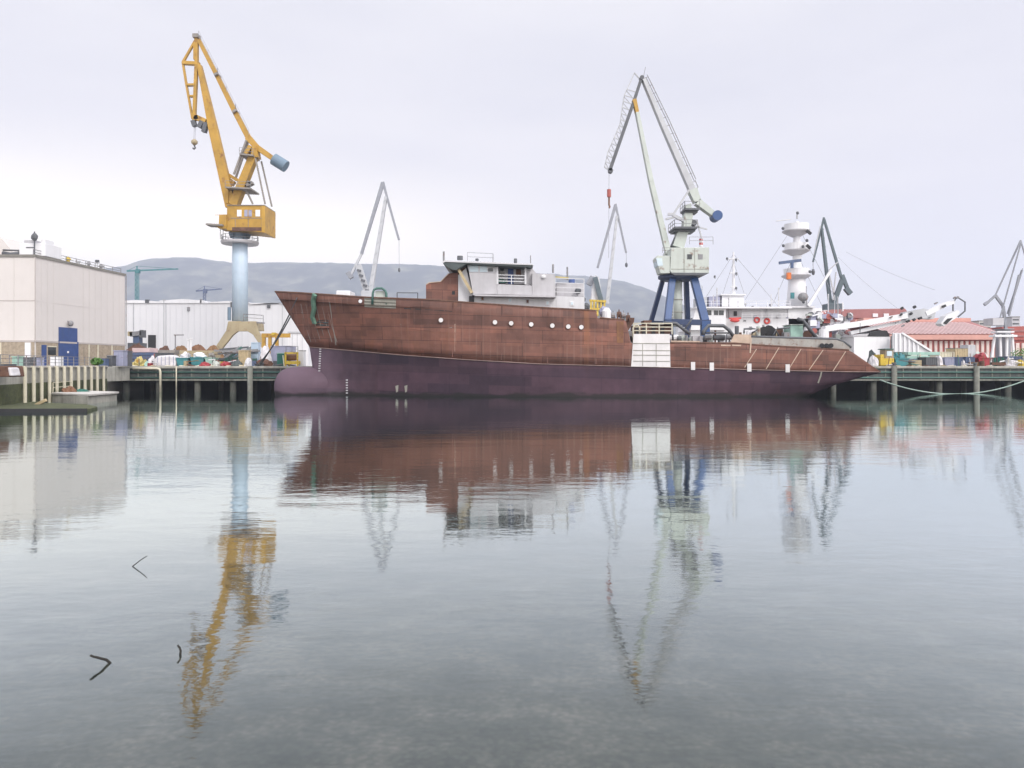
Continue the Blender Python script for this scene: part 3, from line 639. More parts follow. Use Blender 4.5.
kp = [hull_pt(4, x, 1) for x in base]; kq = [hull_pt(4, x, -1) for x in base]
lo.add(kp + kq, [(i, i + 1, nb + i + 1, nb + i) for i in range(nb - 1)])
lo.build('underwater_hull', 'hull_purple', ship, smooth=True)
# decks a little below the sheer, stepped with it
mb = MB(); dv = []
for side in (1, -1):
    for x in base:
        p = row_pt('s', x, side); dv.append((x, YC - side * max(0, half('s', x) - .12), p.z - (.9 if pxat(x, YC - half('s', x)) < 848 else .15)))
mb.add(dv, [(i, i + 1, nb + i + 1, nb + i) for i in range(nb - 1)]); mb.build('deck', 'rusty', ship)
# transom
tv = [row_pt(r, XS, s_) for r in ('s', 'b', 'm', 'w', 'k') for s_ in (1, -1)]
MB().add(tv, [(0, 1, 3, 2), (2, 3, 5, 4), (4, 5, 7, 6), (6, 7, 9, 8)]).build('transom', 'hull_red', ship)
# bulbous bow
bc = []; ring = 20; stn = [(272.6, .0), (273, .24), (274, .45), (276.3, .66), (280, .84), (285, .95), (291, 1.0), (303, .98), (315, .90), (325, .78), (338, .6), (350, .4)]
mb = MB(); vs = []
for px, k in stn:
    x = X(px, YC - 1)
    top, bot = Z(366 + (1 if px < 300 else 0), YC), -1.9
    cz, rz = (top + bot) / 2, (top - bot) / 2
    for q in range(ring):
        a = 2 * math.pi * q / ring
        vs.append((x, YC - 1.95 * (k ** .9) * math.cos(a), cz + .25 * (1 - k) + rz * k * math.sin(a)))
fs = [(i * ring + q, i * ring + (q + 1) % ring, (i + 1) * ring + (q + 1) % ring, (i + 1) * ring + q) for i in range(len(stn) - 1) for q in range(ring)]
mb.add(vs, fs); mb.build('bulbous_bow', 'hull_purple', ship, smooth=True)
# helpers that lay a proud patch on the near side of the shell
def find(px, py):                             # point of the near shell seen at this spot of the elevation
    best = None
    for v10 in range(0, 81):
        v = v10 / 20
        lo_, hi_ = base[0], base[-1]
        for _ in range(26):
            mid_ = (lo_ + hi_) / 2; p = hull_pt(v, mid_, 1)
            if pxat(p.x, p.y) < px: lo_ = mid_
            else: hi_ = mid_
        p = hull_pt(v, (lo_ + hi_) / 2, 1); y = HY - (p.z - CAMZ) / p.y * F
        if best is None or abs(y - py) < best[0]: best = (abs(y - py), v, (lo_ + hi_) / 2, p, y)
    return best
def sp(px, py, off=.04):
    b_ = find(px, py); p = b_[3].copy(); p.z = Z(py, p.y); p.y -= off; return p
def strip(pts, w, name, m, off=.04, parent=None, depth=.05):
    mb = MB(); q = [sp(a, b, off) for a, b in pts]
    for a, b in zip(q, q[1:]): mb.bar(a, b, w, depth)
    return mb.build(name, m, parent or ship)
def patch(pts, name, m, off=.05, parent=None):   # quad a,b,c,d -> thick plate following the shell
    a, b, c, d = pts; n_ = 6; vs = []
    for dy in (0, .06):
        for j in range(n_ + 1):
            for i in range(n_ + 1):
                s, t = i / n_, j / n_
                px = (a[0] * (1 - s) + b[0] * s) * (1 - t) + (d[0] * (1 - s) + c[0] * s) * t
                py = (a[1] * (1 - s) + b[1] * s) * (1 - t) + (d[1] * (1 - s) + c[1] * s) * t
                p = sp(px, py, off); vs.append((p.x, p.y + dy, p.z))
    N = n_ + 1; fs = []
    for k in (0, N * N):
        fs += [(k + j * N + i, k + j * N + i + 1, k + (j + 1) * N + i + 1, k + (j + 1) * N + i) for j in range(n_) for i in range(n_)]
    rim = [i for i in range(N)] + [j * N + n_ for j in range(1, N)] + [n_ * N + i for i in range(n_ - 1, -1, -1)] + [j * N for j in range(n_ - 1, 0, -1)]
    fs += [(rim[i], rim[(i + 1) % len(rim)], rim[(i + 1) % len(rim)] + N * N, rim[i] + N * N) for i in range(len(rim))]
    return MB().add(vs, fs).build(name, m, parent or ship)
# boot-top line, cap rail
mb = MB(); q = [hull_pt(1, x, 1) + Vector((0, -.05, 0)) for x in base]
mb.tube(q, .055, 6); mb.build('rubbing_strake', 'strake', ship, smooth=True)
for pxa, pxb in ((276, 596), (598, 624), (632, 849)):
    q = [row_pt('s', x, 1) + Vector((0, .05, .05)) for x in base if pxa <= pxat(x, YC - half('s', x)) <= pxb]
    if pxa == 276: q = [row_pt('s', STEM['s'], 1) + Vector((0, .05, .05))] + q
    MB().tube(q, .11, 6).build('cap_rail', 'rusty', ship)
# portholes
for px, py in ((441, 320.2), (495, 322.3), (511.2, 323.3), (531.2, 324.4), (552.3, 325.7), (568.2, 326.6), (581.2, 327.2)):
    p = sp(px, py, .02); o = MB().tube([p, p + Vector((0, -.12, 0))], .34, 16).build('porthole', 'rusty', ship)
    MB().tube([p + Vector((0, -.1, 0)), p + Vector((0, -.15, 0))], .26, 16).build('cover', 'white_panel', o)
for a, b, y0, y1 in ((404, 411, 307.6, 308.2), (415, 421, 308.2, 308.8), (425, 433, 309.2, 309.8), (434, 444, 309.8, 310.4), (445, 453, 310.4, 311), (466, 473, 311.3, 311.9), (486, 495, 312.8, 313.3), (506, 513, 313.8, 314.2), (516, 524, 314.3, 314.7), (526, 534, 314.8, 315.2)):
    patch([(a, y0), (b, y1), (b, y1 + 1.4), (a, y0 + 1.4)], 'freeing_slot', 'dark', .0)
for a, b in ((400, 453),): strip([(a, 324), (b, 327.5)], .12, 'weld_seam', 'hatch', .0)
strip([(455, 324), (455, 352)], .07, 'weld_seam', 'bulwark_tan', .0)
for px, y0, y1 in ((596.5, 320, 364), (548, 312, 363), (502, 306, 360), (453, 303, 357), (685, 346, 367), (731, 346, 368)):
    strip([(px, y0), (px - .3, (y0 + y1) / 2), (px - .5, y1)], .14, 'weld_seam', 'hull_red', .0, depth=.08)
for y0, y1, a, b in ((336.5, 341.5, 470, 630), (325, 333, 380, 455)): strip([(a, y0), ((a + b) / 2, (y0 + y1) / 2 + .3), (b, y1)], .1, 'weld_seam', 'hull_red', .0, depth=.08)
# white painted patch amidships
pnl = patch([(633.5, 334), (669.5, 334), (670.3, 367.2), (631, 366.5)], 'painted_panel', 'white_panel', .10)
for y_ in (343.3, 350.3, 355, 361): strip([(632 if y_ < 344 else 633, y_), (669.6, y_ + .2)], .07, 'panel_seam', 'primer_grey', .13, pnl, .04)
for x_ in (642.5, 656): strip([(x_, 344), (x_, 366)], .06, 'panel_seam', 'primer_grey', .13, pnl, .04)
# hanging white plates at the boot top
for px, py in ((692.8, 366), (711.5, 366.6), (749, 367.6), (787.3, 368.3)):
    patch([(px - 2.1, py - 4), (px + 2.1, py - 4), (px + 2.1, py + 4), (px - 2.1, py + 4)], 'anode_plate', 'white_panel', .14)
patch([(616.5, 321.2), (623.6, 321.6), (623, 343), (617, 342.8)], 'unprimed_plate', 'rust_streaked', .05)
for (a, b), (c_, d) in (((756.5, 349), (744.5, 367.5)), ((779, 347.5), (766, 369)), ((801, 349), (788.5, 369.5)), ((823, 350), (809, 370)), ((845.5, 351.5), (833, 371))):
    strip([(a, b), ((a + c_) / 2, (b + d) / 2), (c_, d)], .085, 'diagonal_bar', 'bulwark_tan', .02)
strip([(751, 338), (750, 353)], .16, 'ladder_post', 'bulwark_tan', .05)
strip([(821.5, 371.5), (820.5, 376), (818, 383)], .16, 'draught_scale', 'primer_grey', .03)
for px, y0, y1, n_ in ((320.5, 349, 378, 13), (347, 380, 393, 6)):
    for i in range(n_):
        y_ = y0 + (y1 - y0) * i / (n_ - 1); p = sp(px - (i * .12 if px < 330 else 0), y_, .05)
        if px > 330: p.y = min(p.y, YC - 1.95 * .95 - .02) if y_ > 390 else p.y - .02
        MB().box(p.x - .12, p.x + .12, p.y - .03, p.y + .04, p.z - .065, p.z + .065).build('draught_mark', 'ship_grey', ship)
for px, r_ in ((397, .35), (406, .3)):
    patch([(px - 1.6, 386), (px + 1.4, 385), (px + 1, 391.5), (px - .8, 392.5)], 'thruster_mark', 'primer_grey', .03)
# anchor pocket, primer patch, arched door frame
pk = patch([(317, 320.2), (328.5, 319.8), (329, 326), (317, 327)], 'anchor_pocket', 'ship_dark', .02)
strip([(316, 327.5), (329.5, 327)], .25, 'lip', 'hull_red', .1, pk, .3)
strip([(329.5, 302), (332.5, 322), (336, 345)], .12, 'bow_frame', 'hatch', .0); strip([(301, 312), (330, 316), (345, 317)], .08, 'bow_frame', 'hatch', .0)
for px in (301, 306, 311, 316, 322, 327): strip([(px, 304 + (px - 300) * .05), (px + 4.5, 325), (px + 10, 342)], .07, 'bow_frame', 'hatch', .0)
strip([(308, 336), (336, 338)], .07, 'bow_frame', 'hatch', .0)
patch([(364.5, 298), (396, 299.5), (395.8, 308.5), (364.5, 307)], 'primer_patch', 'primer_grey', .05)
mb = MB(); q = [(373.5, 305), (374, 294), (375, 290.5), (378, 289), (383, 289), (386, 291), (387.4, 294), (387.6, 305)]
pp_ = [Vector((X(a, 88.5), sp(380, 303).y - .05, Z(b, 88.5))) for a, b in q]; mb.tube(pp_, .14, 8); mb.build('side_gate_frame', 'steel_green', ship, smooth=True)
mb = MB(); mb.pb(375.5, 386.5, 291, 302, pp_[0].y + .3, .1); mb.build('side_gate', 'crane_pale', ship)
p = sp(360.5, 301.3, .05); MB().tube([p, p + Vector((0, -.08, 0))], .22, 10).build('fairlead', 'white', ship)
mb = MB(); rail(mb, [Vector((X(397, 88.5), 88.6, Z(301, 88.5))), Vector((X(418, 88.5), 88.2, Z(301.5, 88.5)))], 1.0, .05, 1, 2); mb.build('handrail', 'dark_grey', ship)
MB().pb(336, 350, 290.5, 298, 91.5, 3).build('windlass', 'white', ship, bevel=.1)
# green net hanging over the bow
mb = MB(); q = [(314.5, 294), (313.5, 300), (314.5, 308), (313, 316), (315.5, 323)]
for dx, w_ in ((0, .2), (1.3, .22), (-1.0, .14), (.7, .18)):
    mb.tube([sp(a + dx, b + abs(dx), .25 + .08 * i) for i, (a, b) in enumerate(q)], w_, 7, w_ * .8)
tag(mb.build('hanging_net', 'tarp_green'), 'green net bundle hanging over the ship bow', 'net')

# --- superstructure
sup = lambda *a: None
MB().pp([(426, 303), (426, 284), (429, 282.5), (440.5, 281.5), (448.5, 273.5), (458, 272.5), (458, 306)], 89.3, 9.4).build('forward_house', 'hull_red', ship)
MB().pp([(425.7, 284.2), (429, 282.2), (440.5, 281.2), (448.5, 273), (448.8, 273.8), (440.8, 282), (429.3, 283), (426, 285)], 89.2, 9.6).build('edge_trim', 'bulwark_tan', ship)
MB().pb(452, 455, 291, 294.5, 89.25, .1).build('vent_opening', 'dark', ship)
MB().pp([(458.2, 306), (458.2, 275), (466, 268), (472.5, 292), (472.5, 306)], 89.1, 9.8).build('bridge_front', 'ship_grey_light', ship)
MB().pp([(472.7, 309), (472.7, 296.2), (556, 297.6), (556, 311)], 88.9, 10).build('lower_house', 'ship_grey_light', ship)
MB().pp([(556.2, 311), (556.2, 297), (600, 299), (585, 312.5)] if 0 else [(556.2, 311), (556.2, 296), (584.5, 297), (584.5, 312.5)], 88.9, 10).build('aft_house', 'ship_grey_light', ship)
MB().pp([(556.4, 296), (556.4, 283), (584, 284), (584, 296.8)], 90.5, 7).build('aft_house', 'ship_grey', ship)
dk = MB().pp([(471.5, 294.2), (555.8, 295.5), (555.8, 297.3), (476, 296)], 87.7, 12.6).build('bridge_deck', 'ship_grey', ship)
MB().pp([(469, 272.2), (497, 273), (497, 294), (473, 294)], 88.5, 11).build('wheelhouse', 'ship_grey', ship)
ww = MB().pp([(467, 264), (497, 264.8), (497, 272.8), (469.2, 272)], 88.6, 10.8).build('window_band', 'ship_grey_light', ship)
for a, b, y0, y1, mm in ((469.5, 478.3, 265.2, 271.6, 'glass_pale'), (480, 487.2, 265.4, 271.8, 'glass_pale'), (488, 493, 268, 271.5, 'glass_dark')):
    MB().pb(a, b, y0, y1, 88.55, .12).build('window', mm, ww)
MB().bar(P(456, 265, 88.4), P(472, 293, 88.4), .35, .4).build('slanted_post', 'wood_pale', ship)
MB().pp([(455, 264.5), (465.5, 265), (467, 271), (461, 272)], 89.5, 9).build('front_window', 'rust_orange', ship)
# open bridge wing
MB().pb(497.2, 526, 265.5, 284, 90.3, 4).build('wing_recess', 'ship_grey', ship)
MB().pp([(497.2, 284.2), (526, 285.2), (532, 285.5), (532, 295), (497.2, 294.2)], 88.5, 10).build('wing_wall', 'ship_grey', ship)
MB().pb(508, 513.6, 267, 284, 90.15, .15).build('door', 'blue', ship)
MB().pb(500, 504, 268, 276, 90.2, .1).build('window', 'glass_dark', ship); MB().pb(516, 521, 268, 276, 90.2, .1).build('window', 'rusty', ship)
mb = MB(); rail(mb, [P(498, 284, 88.6), P(525, 284.8, 88.6)], 1.1, .045, 3, 1.6); mb.build('handrail', 'white', ship)
MB().blob(P(500, 283, 89.5), .8, .4, .5, 9, .3).build('deck_gear', 'steel_green', ship)
for px in (497.3, 525.5): MB().bar(P(px, 284.5, 88.6), P(px, 265, 88.6), .22, .3).build('roof_post', 'ship_grey_light', ship)
MB().pp([(532.2, 273.2), (554.8, 274.2), (554.8, 297), (532.2, 295.2)], 88.6, 10).build('aft_block', 'ship_grey', ship)
MB().pp([(526.2, 268), (530, 266), (536, 273), (532, 285), (526.2, 285)], 89.4, 8).build('aft_block', 'ship_grey', ship)
p = P(543.5, 276.8, 88.5); MB().blob(p, .3, .2, .25, 1, .05, 10, False).build('deck_lamp', 'white', ship)
roof = MB().pp([(442.3, 262), (444.5, 260.6), (532, 264.2), (533, 266.2), (531, 267.3), (497, 265.8), (466, 264.2), (455.5, 270.5), (450, 269), (443.5, 264.2)], 87.8, 12.4).build('roof', 'ship_dark', ship, bevel=.05)
MB().pp([(442.2, 262), (444.5, 260.3), (532.5, 263.9), (533.3, 265.1), (500, 263.9), (445, 261.8), (443, 263)], 87.7, 12.6).build('roof_edge', 'ship_grey_light', roof)
mb = MB(); rail(mb, [P(467.5, 260.8, 89), P(493, 262, 89), P(493, 262, 97)], 1.0, .03, 2, 3); mb.build('roof_rail', 'wire', roof)
for px, y0, y1, r_ in ((443.8, 261, 251.5, .12), (460, 260, 256, .35), (515.5, 263, 258.7, .2), (530.5, 263, 255.5, .06), (477, 261, 258.6, .2), (553, 273, 264.5, .12), (567.3, 280, 267, .1)):
    MB().tube([P(px, y0, 90), P(px, y1, 90)], r_, 8).build('antenna', 'dark_grey' if r_ > .15 else 'mid_grey', ship)
for px, py, mm in ((482.5, 298.6, 'rust_orange'), (510, 300.3, 'white'), (527.5, 301.3, 'rusty'), (547.5, 303, 'white'), (572, 303.5, 'white')):
    o = MB().pb(px - 1.8, px + 1.8, py - 2.2, py + 2.2, 88.82, .1).build('window', 'white' if mm == 'white' else 'ship_grey', ship)
    MB().pb(px - 1, px + 1, py - 1.4, py + 1.4, 88.78, .06).build('pane', 'glass_pale' if mm == 'white' else mm, o)
MB().pb(469, 474, 296, 303, 88.7, .5).build('doorway', 'dark', ship)
for a, b, y0 in ((555, 575, 297), ): 
    mb = MB(); rail(mb, [P(a, y0 - .6, 89), P(584, y0 + .4, 89)], 2.2, .05, 4, 1.8); mb.build('handrail', 'ship_grey_light', ship)
MB().bar(P(555.5, 277.3, 90), P(568.5, 278.4, 90), .25, .3).build('boom', 'tarp_yellow', ship)
MB().tube([P(571.7, 296, 91), P(571.7, 279.5, 91)], .38, 12).build('funnel', 'blue', ship, smooth=True)
for py in (288.2, 292.8): MB().tube([P(571.7, py, 91), P(571.7, py + 1.3, 91)], .40, 12).build('band', 'dark_grey', ship)
MB().tube([P(571.7, 287.5, 91), P(571.7, 286.2, 91)], .41, 12).build('band', 'white', ship)
for px, py, r_ in ((578, 291, .4), (583, 299.5, .35), (586, 307, .5)): MB().blob(P(px, py, 90), r_, r_, r_, 3, .2, 10, False).build('ventilator', 'dark_grey', ship)
# --- gear on the after deck
def sh(name, label, cat, mbx, m, smooth=False, grp=None, bevel=0): return tag(mbx.build(name, m, smooth=smooth, bevel=bevel), label, cat, grp)
MB().lathe(P(606.5, 319.5, 89.5), [(.55, 0), (.55, 1.0), (.3, 1.4)], 12).build('tank', 'white', ship)
MB().blob(P(604, 312, 90), .6, .5, .7, 4, .2, 12, False).build('deck_gear', 'lavender', ship)
for i, (px, py, r_, mm) in enumerate(((613, 316, .7, 'mid_grey'), (619, 314.5, .6, 'rusty'), (623.5, 315.5, .6, 'mid_grey'), (628, 317.5, .5, 'rusty'))):
    o = MB().tube([P(px - 2, py, 90 + i % 2), P(px + 2, py, 90 + i % 2)], r_ * .6, 10)
    o.bar(P(px - 1.5, py, 90), P(px - 1.5, 321, 90), .15, .4).bar(P(px + 1.5, py, 90), P(px + 1.5, 321, 90), .15, .4).bar(P(px, py - 1, 90), P(px, py - 5, 90), .12, .12)
    o.build('winch', mm, ship)
MB().pp([(624.5, 321), (626, 317.5), (634.5, 317.8), (634, 322), (630, 328), (628, 331), (626, 331)], 90.2, 1.2).build('bulwark_bracket', 'rusty', ship)
for a, b, y0, y1 in ((628, 632, 331, 342), (630, 636, 336, 343)): MB().pb(a, b, y0, y1, 89.5, 1).build('deck_gear', 'mid_grey', ship)
MB().pb(634.5, 671, 325, 334.6, 90.5, 3).build('fish_hatch', 'rusty', ship)
for px in (636, 642.5, 652, 661): MB().pb(px, px + 3.4, 327, 334, 90.3, .2).build('hatch_opening', 'dark', ship)
mb = MB(); rail(mb, [P(633.5, 334.2, 87.9), P(672, 334.4, 87.9)], 1.3, .06, 3, 1.2); mb.build('handrail', 'cream', ship)
MB().tube([P(633, 343, 87.9), P(633, 328, 87.9), P(635, 325.2, 87.9), P(638, 325, 87.9), P(639.5, 328, 87.9), P(639.5, 334, 87.9)], .1, 8).build('hoop', 'cream', ship, smooth=True)
MB().pp([(643.5, 320.5), (652, 320.2), (651, 324.5), (644.5, 324.5)], 91.5, 2).build('vent_box', 'rusty', ship)
MB().pb(651, 676, 322.6, 324.6, 90, 3).build('deck_slab', 'primer_grey', ship)
# bulwark panels along the after deck
MB().pp([(671, 340.5), (700, 341), (700, 344.6), (671, 344.2)], 87.95, .25).build('bulwark', 'bulwark_tan', ship)
MB().pp([(734.5, 334.3), (751.2, 334.6), (751.2, 344.6), (730, 344)], 87.95, .25).build('bulwark', 'bulwark_tan', ship)
for a, b in ((721, 730.5), (732, 741)): patch([(a, 344.6), (b, 344.8), (b, 346.2), (a, 346)], 'freeing_port', 'bulwark_tan', .03)
MB().pp([(751.5, 337), (790, 338), (838, 339.3), (848, 344), (851, 350.5), (790, 348.2), (751.5, 346.6)], 88.0, .3).build('bulwark', 'bulwark_grey', ship)
q = [(751, 336.6), (770, 337.2), (797, 338), (836, 339), (843, 341.2), (851, 347.5)]
MB().tube([P(a, b, 88.1) for a, b in q], .15, 8).build('cap_rail', 'dark_grey', ship, smooth=True)
for px in (822, 826.5, 831): MB().tube([P(px, 345.6, 87.9), P(px, 345.6, 87.5)], .28, 10).build('roller', 'dark', ship)
for pts_, r_ in (([(664, 323), (676, 323.4), (682, 328), (690, 334)], .2), ([(703, 335), (703.6, 331.5), (708.5, 325.6), (723.5, 325.8), (729, 330), (734, 337)], .22),
                 ([(703.3, 332.7), (731.5, 333)], .1), ([(744, 333), (744.2, 329), (752, 328.5), (758, 329.5), (752, 333)], .12), ([(797.6, 319), (803, 320.5), (808, 327), (817, 338.5)], .22),
                 ([(672, 323), (673, 341)], .12), ([(683, 331), (690, 322), (692, 318)], .1), ([(777, 329), (784, 328.2), (790, 327.5)], .1), ([(773, 336), (776, 330), (779, 336)], .1)):
    MB().tube([P(a, b, 89.2) for a, b in pts_], r_, 8).build('pipe_frame', 'dark_grey', ship, smooth=True)
rng = random.Random(11)
for i in range(34):
    px = 672 + i * 3.6; py = 341 if px < 735 else 336.5
    w_, h_ = rng.uniform(.2, .7), rng.uniform(.5, 1.7)
    mm = rng.choice(['mid_grey', 'dark_grey', 'white', 'crane_pale', 'ship_grey', 'rusty', 'crane_pale', 'white', 'tan'])
    b_ = P(px, py, rng.uniform(90, 93)); k = rng.random()
    if k < .4: o = MB().tube([b_ - Vector((0, 0, .6)), b_ + Vector((0, 0, h_))], w_ * .4, 8)
    elif k < .7: o = MB().box(b_.x - w_, b_.x + w_, b_.y, b_.y + .8, b_.z - .6, b_.z + h_ * .6)
    else: o = MB().tube([b_ + Vector((-w_, 0, h_ * .3)), b_ + Vector((w_, 0, h_ * .3))], .35, 10); o.box(b_.x - .1, b_.x + .1, b_.y, b_.y + .2, b_.z - .6, b_.z + h_ * .3)
    o.build('deck_gear', mm, ship)
for px, py, r_ in ((761, 332, .55), (764, 330.5, .5), (769, 331, .7), (771.5, 332, .6)):
    o = MB().tube([P(px, py, 90), P(px, py, 90.8)], r_, 12); o.build('winch_drum', 'dark', ship)
o = thing('deck_tank', 'pale mint green box tank on the after deck', 'tank', P(797, 338, 90)); MB().pb(790.5, 803.2, 325, 339.5, 90, 2.4).build('body', 'mint', o, bevel=.06); MB().pb(790, 803.6, 324.3, 325, 89.9, 2.6).build('lid', 'crane_pale', o)
MB().tube([P(807.5, 335, 90), P(807.5, 335, 91)], .55, 12).build('winch_drum', 'rusty', ship)

# ------------------------------------------------------------------ lever cranes
def crane_bar(mb, pts, D, w, dep, w2=None):
    n_ = len(pts) - 1
    for i in range(n_):
        wa = w + ((w2 if w2 else w) - w) * i / n_; wb = w + ((w2 if w2 else w) - w) * (i + 1) / n_
        mb.bar(P(*pts[i], D), P(*pts[i + 1], D), wa, dep, wb)
    return mb
# yellow one
D = 118.0; s_ = D / F
yc = thing('harbour_crane', 'tall yellow lever crane on a pale blue column', 'crane', (X(240, D), D, GZ))
def Y(px, py, dy=0): return P(px, py, D) + Vector((0, dy, 0))
mb = MB()
mb.pp([(228.5, 321.5), (255.5, 321.5), (256.5, 330.5), (227.5, 330.5)], D - 1.9, 3.8); top = mb.build('portal', 'tan', yc, bevel=.06)
arch = [(228, 321.9), (256, 321.9), (258, 331), (267, 349.5), (262.5, 349.5), (253, 335), (247.5, 331.6), (237.5, 331.6), (232.5, 335.5), (221, 350), (213.5, 350), (226, 331)]
MB().pp(arch, D - 2.6, .65).build('leg_frame', 'tan', yc, bevel=.05); MB().pp(arch, D + 2.0, .65).build('leg_frame', 'hatch', yc, bevel=.05)
for dy in (-3, 5.2):
    MB().box(X(213, D), X(269, D), D + dy - .4, D + dy + .4, GZ, GZ + .9).build('bogie', 'dark_grey', yc, bevel=.1)
MB().lathe(Y(240, 321.5), [(1.22, 0), (1.2, 9), (1.15, Z(237, D) - Z(321.5, D))], 28).build('column', 'column_blue', yc, smooth=True)
MB().tube([Y(231.6, 321, -1), Y(231.6, 308, -1)], .28, 8).build('ladder_cage', 'counterweight', yc)
mb = MB(); rail(mb, [Y(248, 322, -2), Y(267.5, 323.3, -2)], 1.1, .04, 2, 1.8); rail(mb, [Y(249, 316, -2), Y(266, 317, -2)], .1, .04, 1, 3); mb.bar(Y(247, 323, -2), Y(268, 324, -2), .2, 1); mb.build('walkway', 'mid_grey', yc)
rp_ = MB().lathe(Y(240, 243), [(2.8, -.25), (2.9, 0), (2.9, .15), (1.2, .16)], 24).build('ring_platform', 'ship_grey', yc)
mb = MB(); pts_ = [Y(240, 242) + Vector((2.8 * math.cos(a), 2.8 * math.sin(a), 0)) for a in [i * math.pi / 6 for i in range(13)]]; rail(mb, pts_, .9, .03, 2, 1.4); mb.build('rail', 'mid_grey', rp_)
MB().lathe(Y(240, 238), [(1.5, 0), (1.7, .6), (1.7, 1.0)], 20).build('slew_ring', 'counterweight', yc)
h0 = D - 3.2
hs_ = MB().pp([(227, 205.6), (264, 205.6), (264.5, 206), (264.5, 232.8), (248, 231), (226.5, 230.5)], h0, 5.0).build('machinery_house', 'yellow', yc, bevel=.06)
MB().pp([(261.5, 205.8), (264.9, 206), (264.9, 233), (261.5, 232.6)], h0 - .12, 5.2).build('corner_post', 'yellow', yc, bevel=.04)
MB().pb(227, 264.5, 205, 205.6, h0 - .15, 5.3).build('roof_edge', 'hatch', yc)
MB().pb(232, 262, 227.4, 231.0, h0 - .05, .1).build('skirt', 'rusty', yc)
for a, b, mm in ((237, 241.5, 'white'), (244.3, 247.5, 'lavender'), (248.5, 251.8, 'lavender'), (255.5, 260, 'white')):
    MB().pb(a, b, 210, 216.6, h0 - .06, .1).build('window', mm, hs_)
MB().pb(231, 263, 218, 218.6, h0 - .05, .08).build('panel_seam', 'hatch', hs_)
for px in (235, 248, 261.5): MB().pb(px, px + .4, 218.6, 227, h0 - .05, .08).build('panel_seam', 'hatch', hs_)
cb_ = MB().pp([(214.8, 215), (226.5, 214.5), (226.5, 229), (219, 228.8), (216.5, 227)], h0 - .2, 2.6).build('cab', 'yellow', yc, bevel=.05)
MB().pp([(214.3, 215.6), (219, 215.4), (218.6, 224), (216.3, 225.5)], h0 - .26, 2.72).build('cab_window', 'white', cb_)
MB().bar(Y(216, 229, -3), Y(232, 229.8, -3), .25, 2).build('cab_step', 'hatch', cb_)
mb = MB(); mb.bar(Y(226.2, 230, -2.4), Y(226.2, 242, -2.4), .07, .07).bar(Y(229, 230, -2.4), Y(229, 242, -2.4), .07, .07); mb.build('ladder', 'mid_grey', yc)
crane_bar(MB(), [(231.2, 207), (213.6, 130)], D, 1.6, 1.0, 1.35).build('boom', 'yellow', yc, bevel=.04)
crane_bar(MB(), [(213.6, 130), (199.6, 65.5)], D, 1.35, 1.0, .6).build('boom', 'yellow', yc, bevel=.04)
crane_bar(MB(), [(234, 206), (253.6, 157.5)], D, 1.35, 1.5, 1.15).build('tower', 'yellow', yc, bevel=.05)
crane_bar(MB(), [(247, 155), (252, 147)], D, .6, 1.6, .6).pp([(250.5, 157), (252.5, 143), (256, 146), (258, 157)], D - .8, 1.6).build('tower_head', 'yellow', yc)
for a, b, py, dp in ((243, 256.5, 157.2, 3.2), (230, 255, 190.6, 4)):
    o = MB().bar(Y(a, py - .3), Y(b, py + .9), .22, dp).build('platform', 'hatch', yc)
    mb = MB(); rail(mb, [Y(a, py - .4, -dp / 2), Y(b, py + .7, -dp / 2)], 1.0, .03, 2, 1.5); mb.build('rail', 'mid_grey', o)
MB().bar(Y(247, 186), Y(253, 183), .5, 1).bar(Y(246, 181), Y(252, 184), .4, 1).build('winch', 'hatch', yc)
for (a, b), (c_, d), w_, dy in (((246, 140), (233.2, 178), .28, .9), ((248.5, 142), (236, 176), .28, -.9), ((257.5, 160), (267, 205.5), .22, -.9), ((259.5, 160), (270, 205.5), .22, .9), ((249, 193), (255, 205.5), .25, -1), ((227, 174), (237, 180), .5, .6), ((229, 190), (228.5, 204), .35, -.5), ((231, 179), (228, 183), .9, 1)):
    MB().bar(Y(a, b, dy), Y(c_, d, dy), w_, w_).build('tie_rod', 'yellow' if w_ > .3 else 'hatch', yc)
crane_bar(MB(), [(198.8, 40), (218.2, 78), (236, 114), (250, 140.5)], D, .55, .7, .85).build('lever', 'yellow', yc, bevel=.03)
crane_bar(MB(), [(248, 137.5), (257, 147.5), (276, 160.8)], D, 1.0, .9, .75).build('lever', 'yellow', yc, bevel=.03)
MB().tube([Y(273.8, 159.2), Y(286, 166.8)], .95, 20).build('counterweight', 'counterweight', yc)
mb = MB(); rail(mb, [Y(200, 38, -.6), Y(219, 75, -.6), Y(237, 111, -.6), Y(250, 136, -.6)], .9, .025, 2, 2.4); mb.build('lever_rail', 'wire', yc)
for px, py in ((217.3, 75.8), (235.8, 112.5)): MB().bar(Y(px - 1.6, py + .8), Y(px + 2, py - 1), .35, 1.6).build('bracket', 'hatch', yc)
jib = crane_bar(MB(), [(196.8, 36), (196.6, 64), (194.2, 121)], D, .5, .6, .45).build('fly_jib', 'yellow', yc)
crane_bar(MB(), [(195.8, 40), (182.8, 62.5), (187, 88), (192.5, 119)], D, .3, .4, .28).build('fly_jib_brace', 'yellow', jib)
for (a, b), (c_, d), w_ in (((182.8, 63), (199.5, 64), .5), ((187.6, 85.2), (195.5, 85), .3), ((190, 96.5), (195, 96.5), .25), ((195, 42), (195, 60), .3), ((195, 117), (206, 122), .8), ((193, 119), (198.5, 117.5), .7)):
    MB().bar(Y(a, b), Y(c_, d), w_, .7).build('cross_piece', 'yellow', jib)
MB().bar(Y(196.6, 35), Y(196.6, 38.5), .9, 1.2).build('head_sheave', 'hatch', jib)
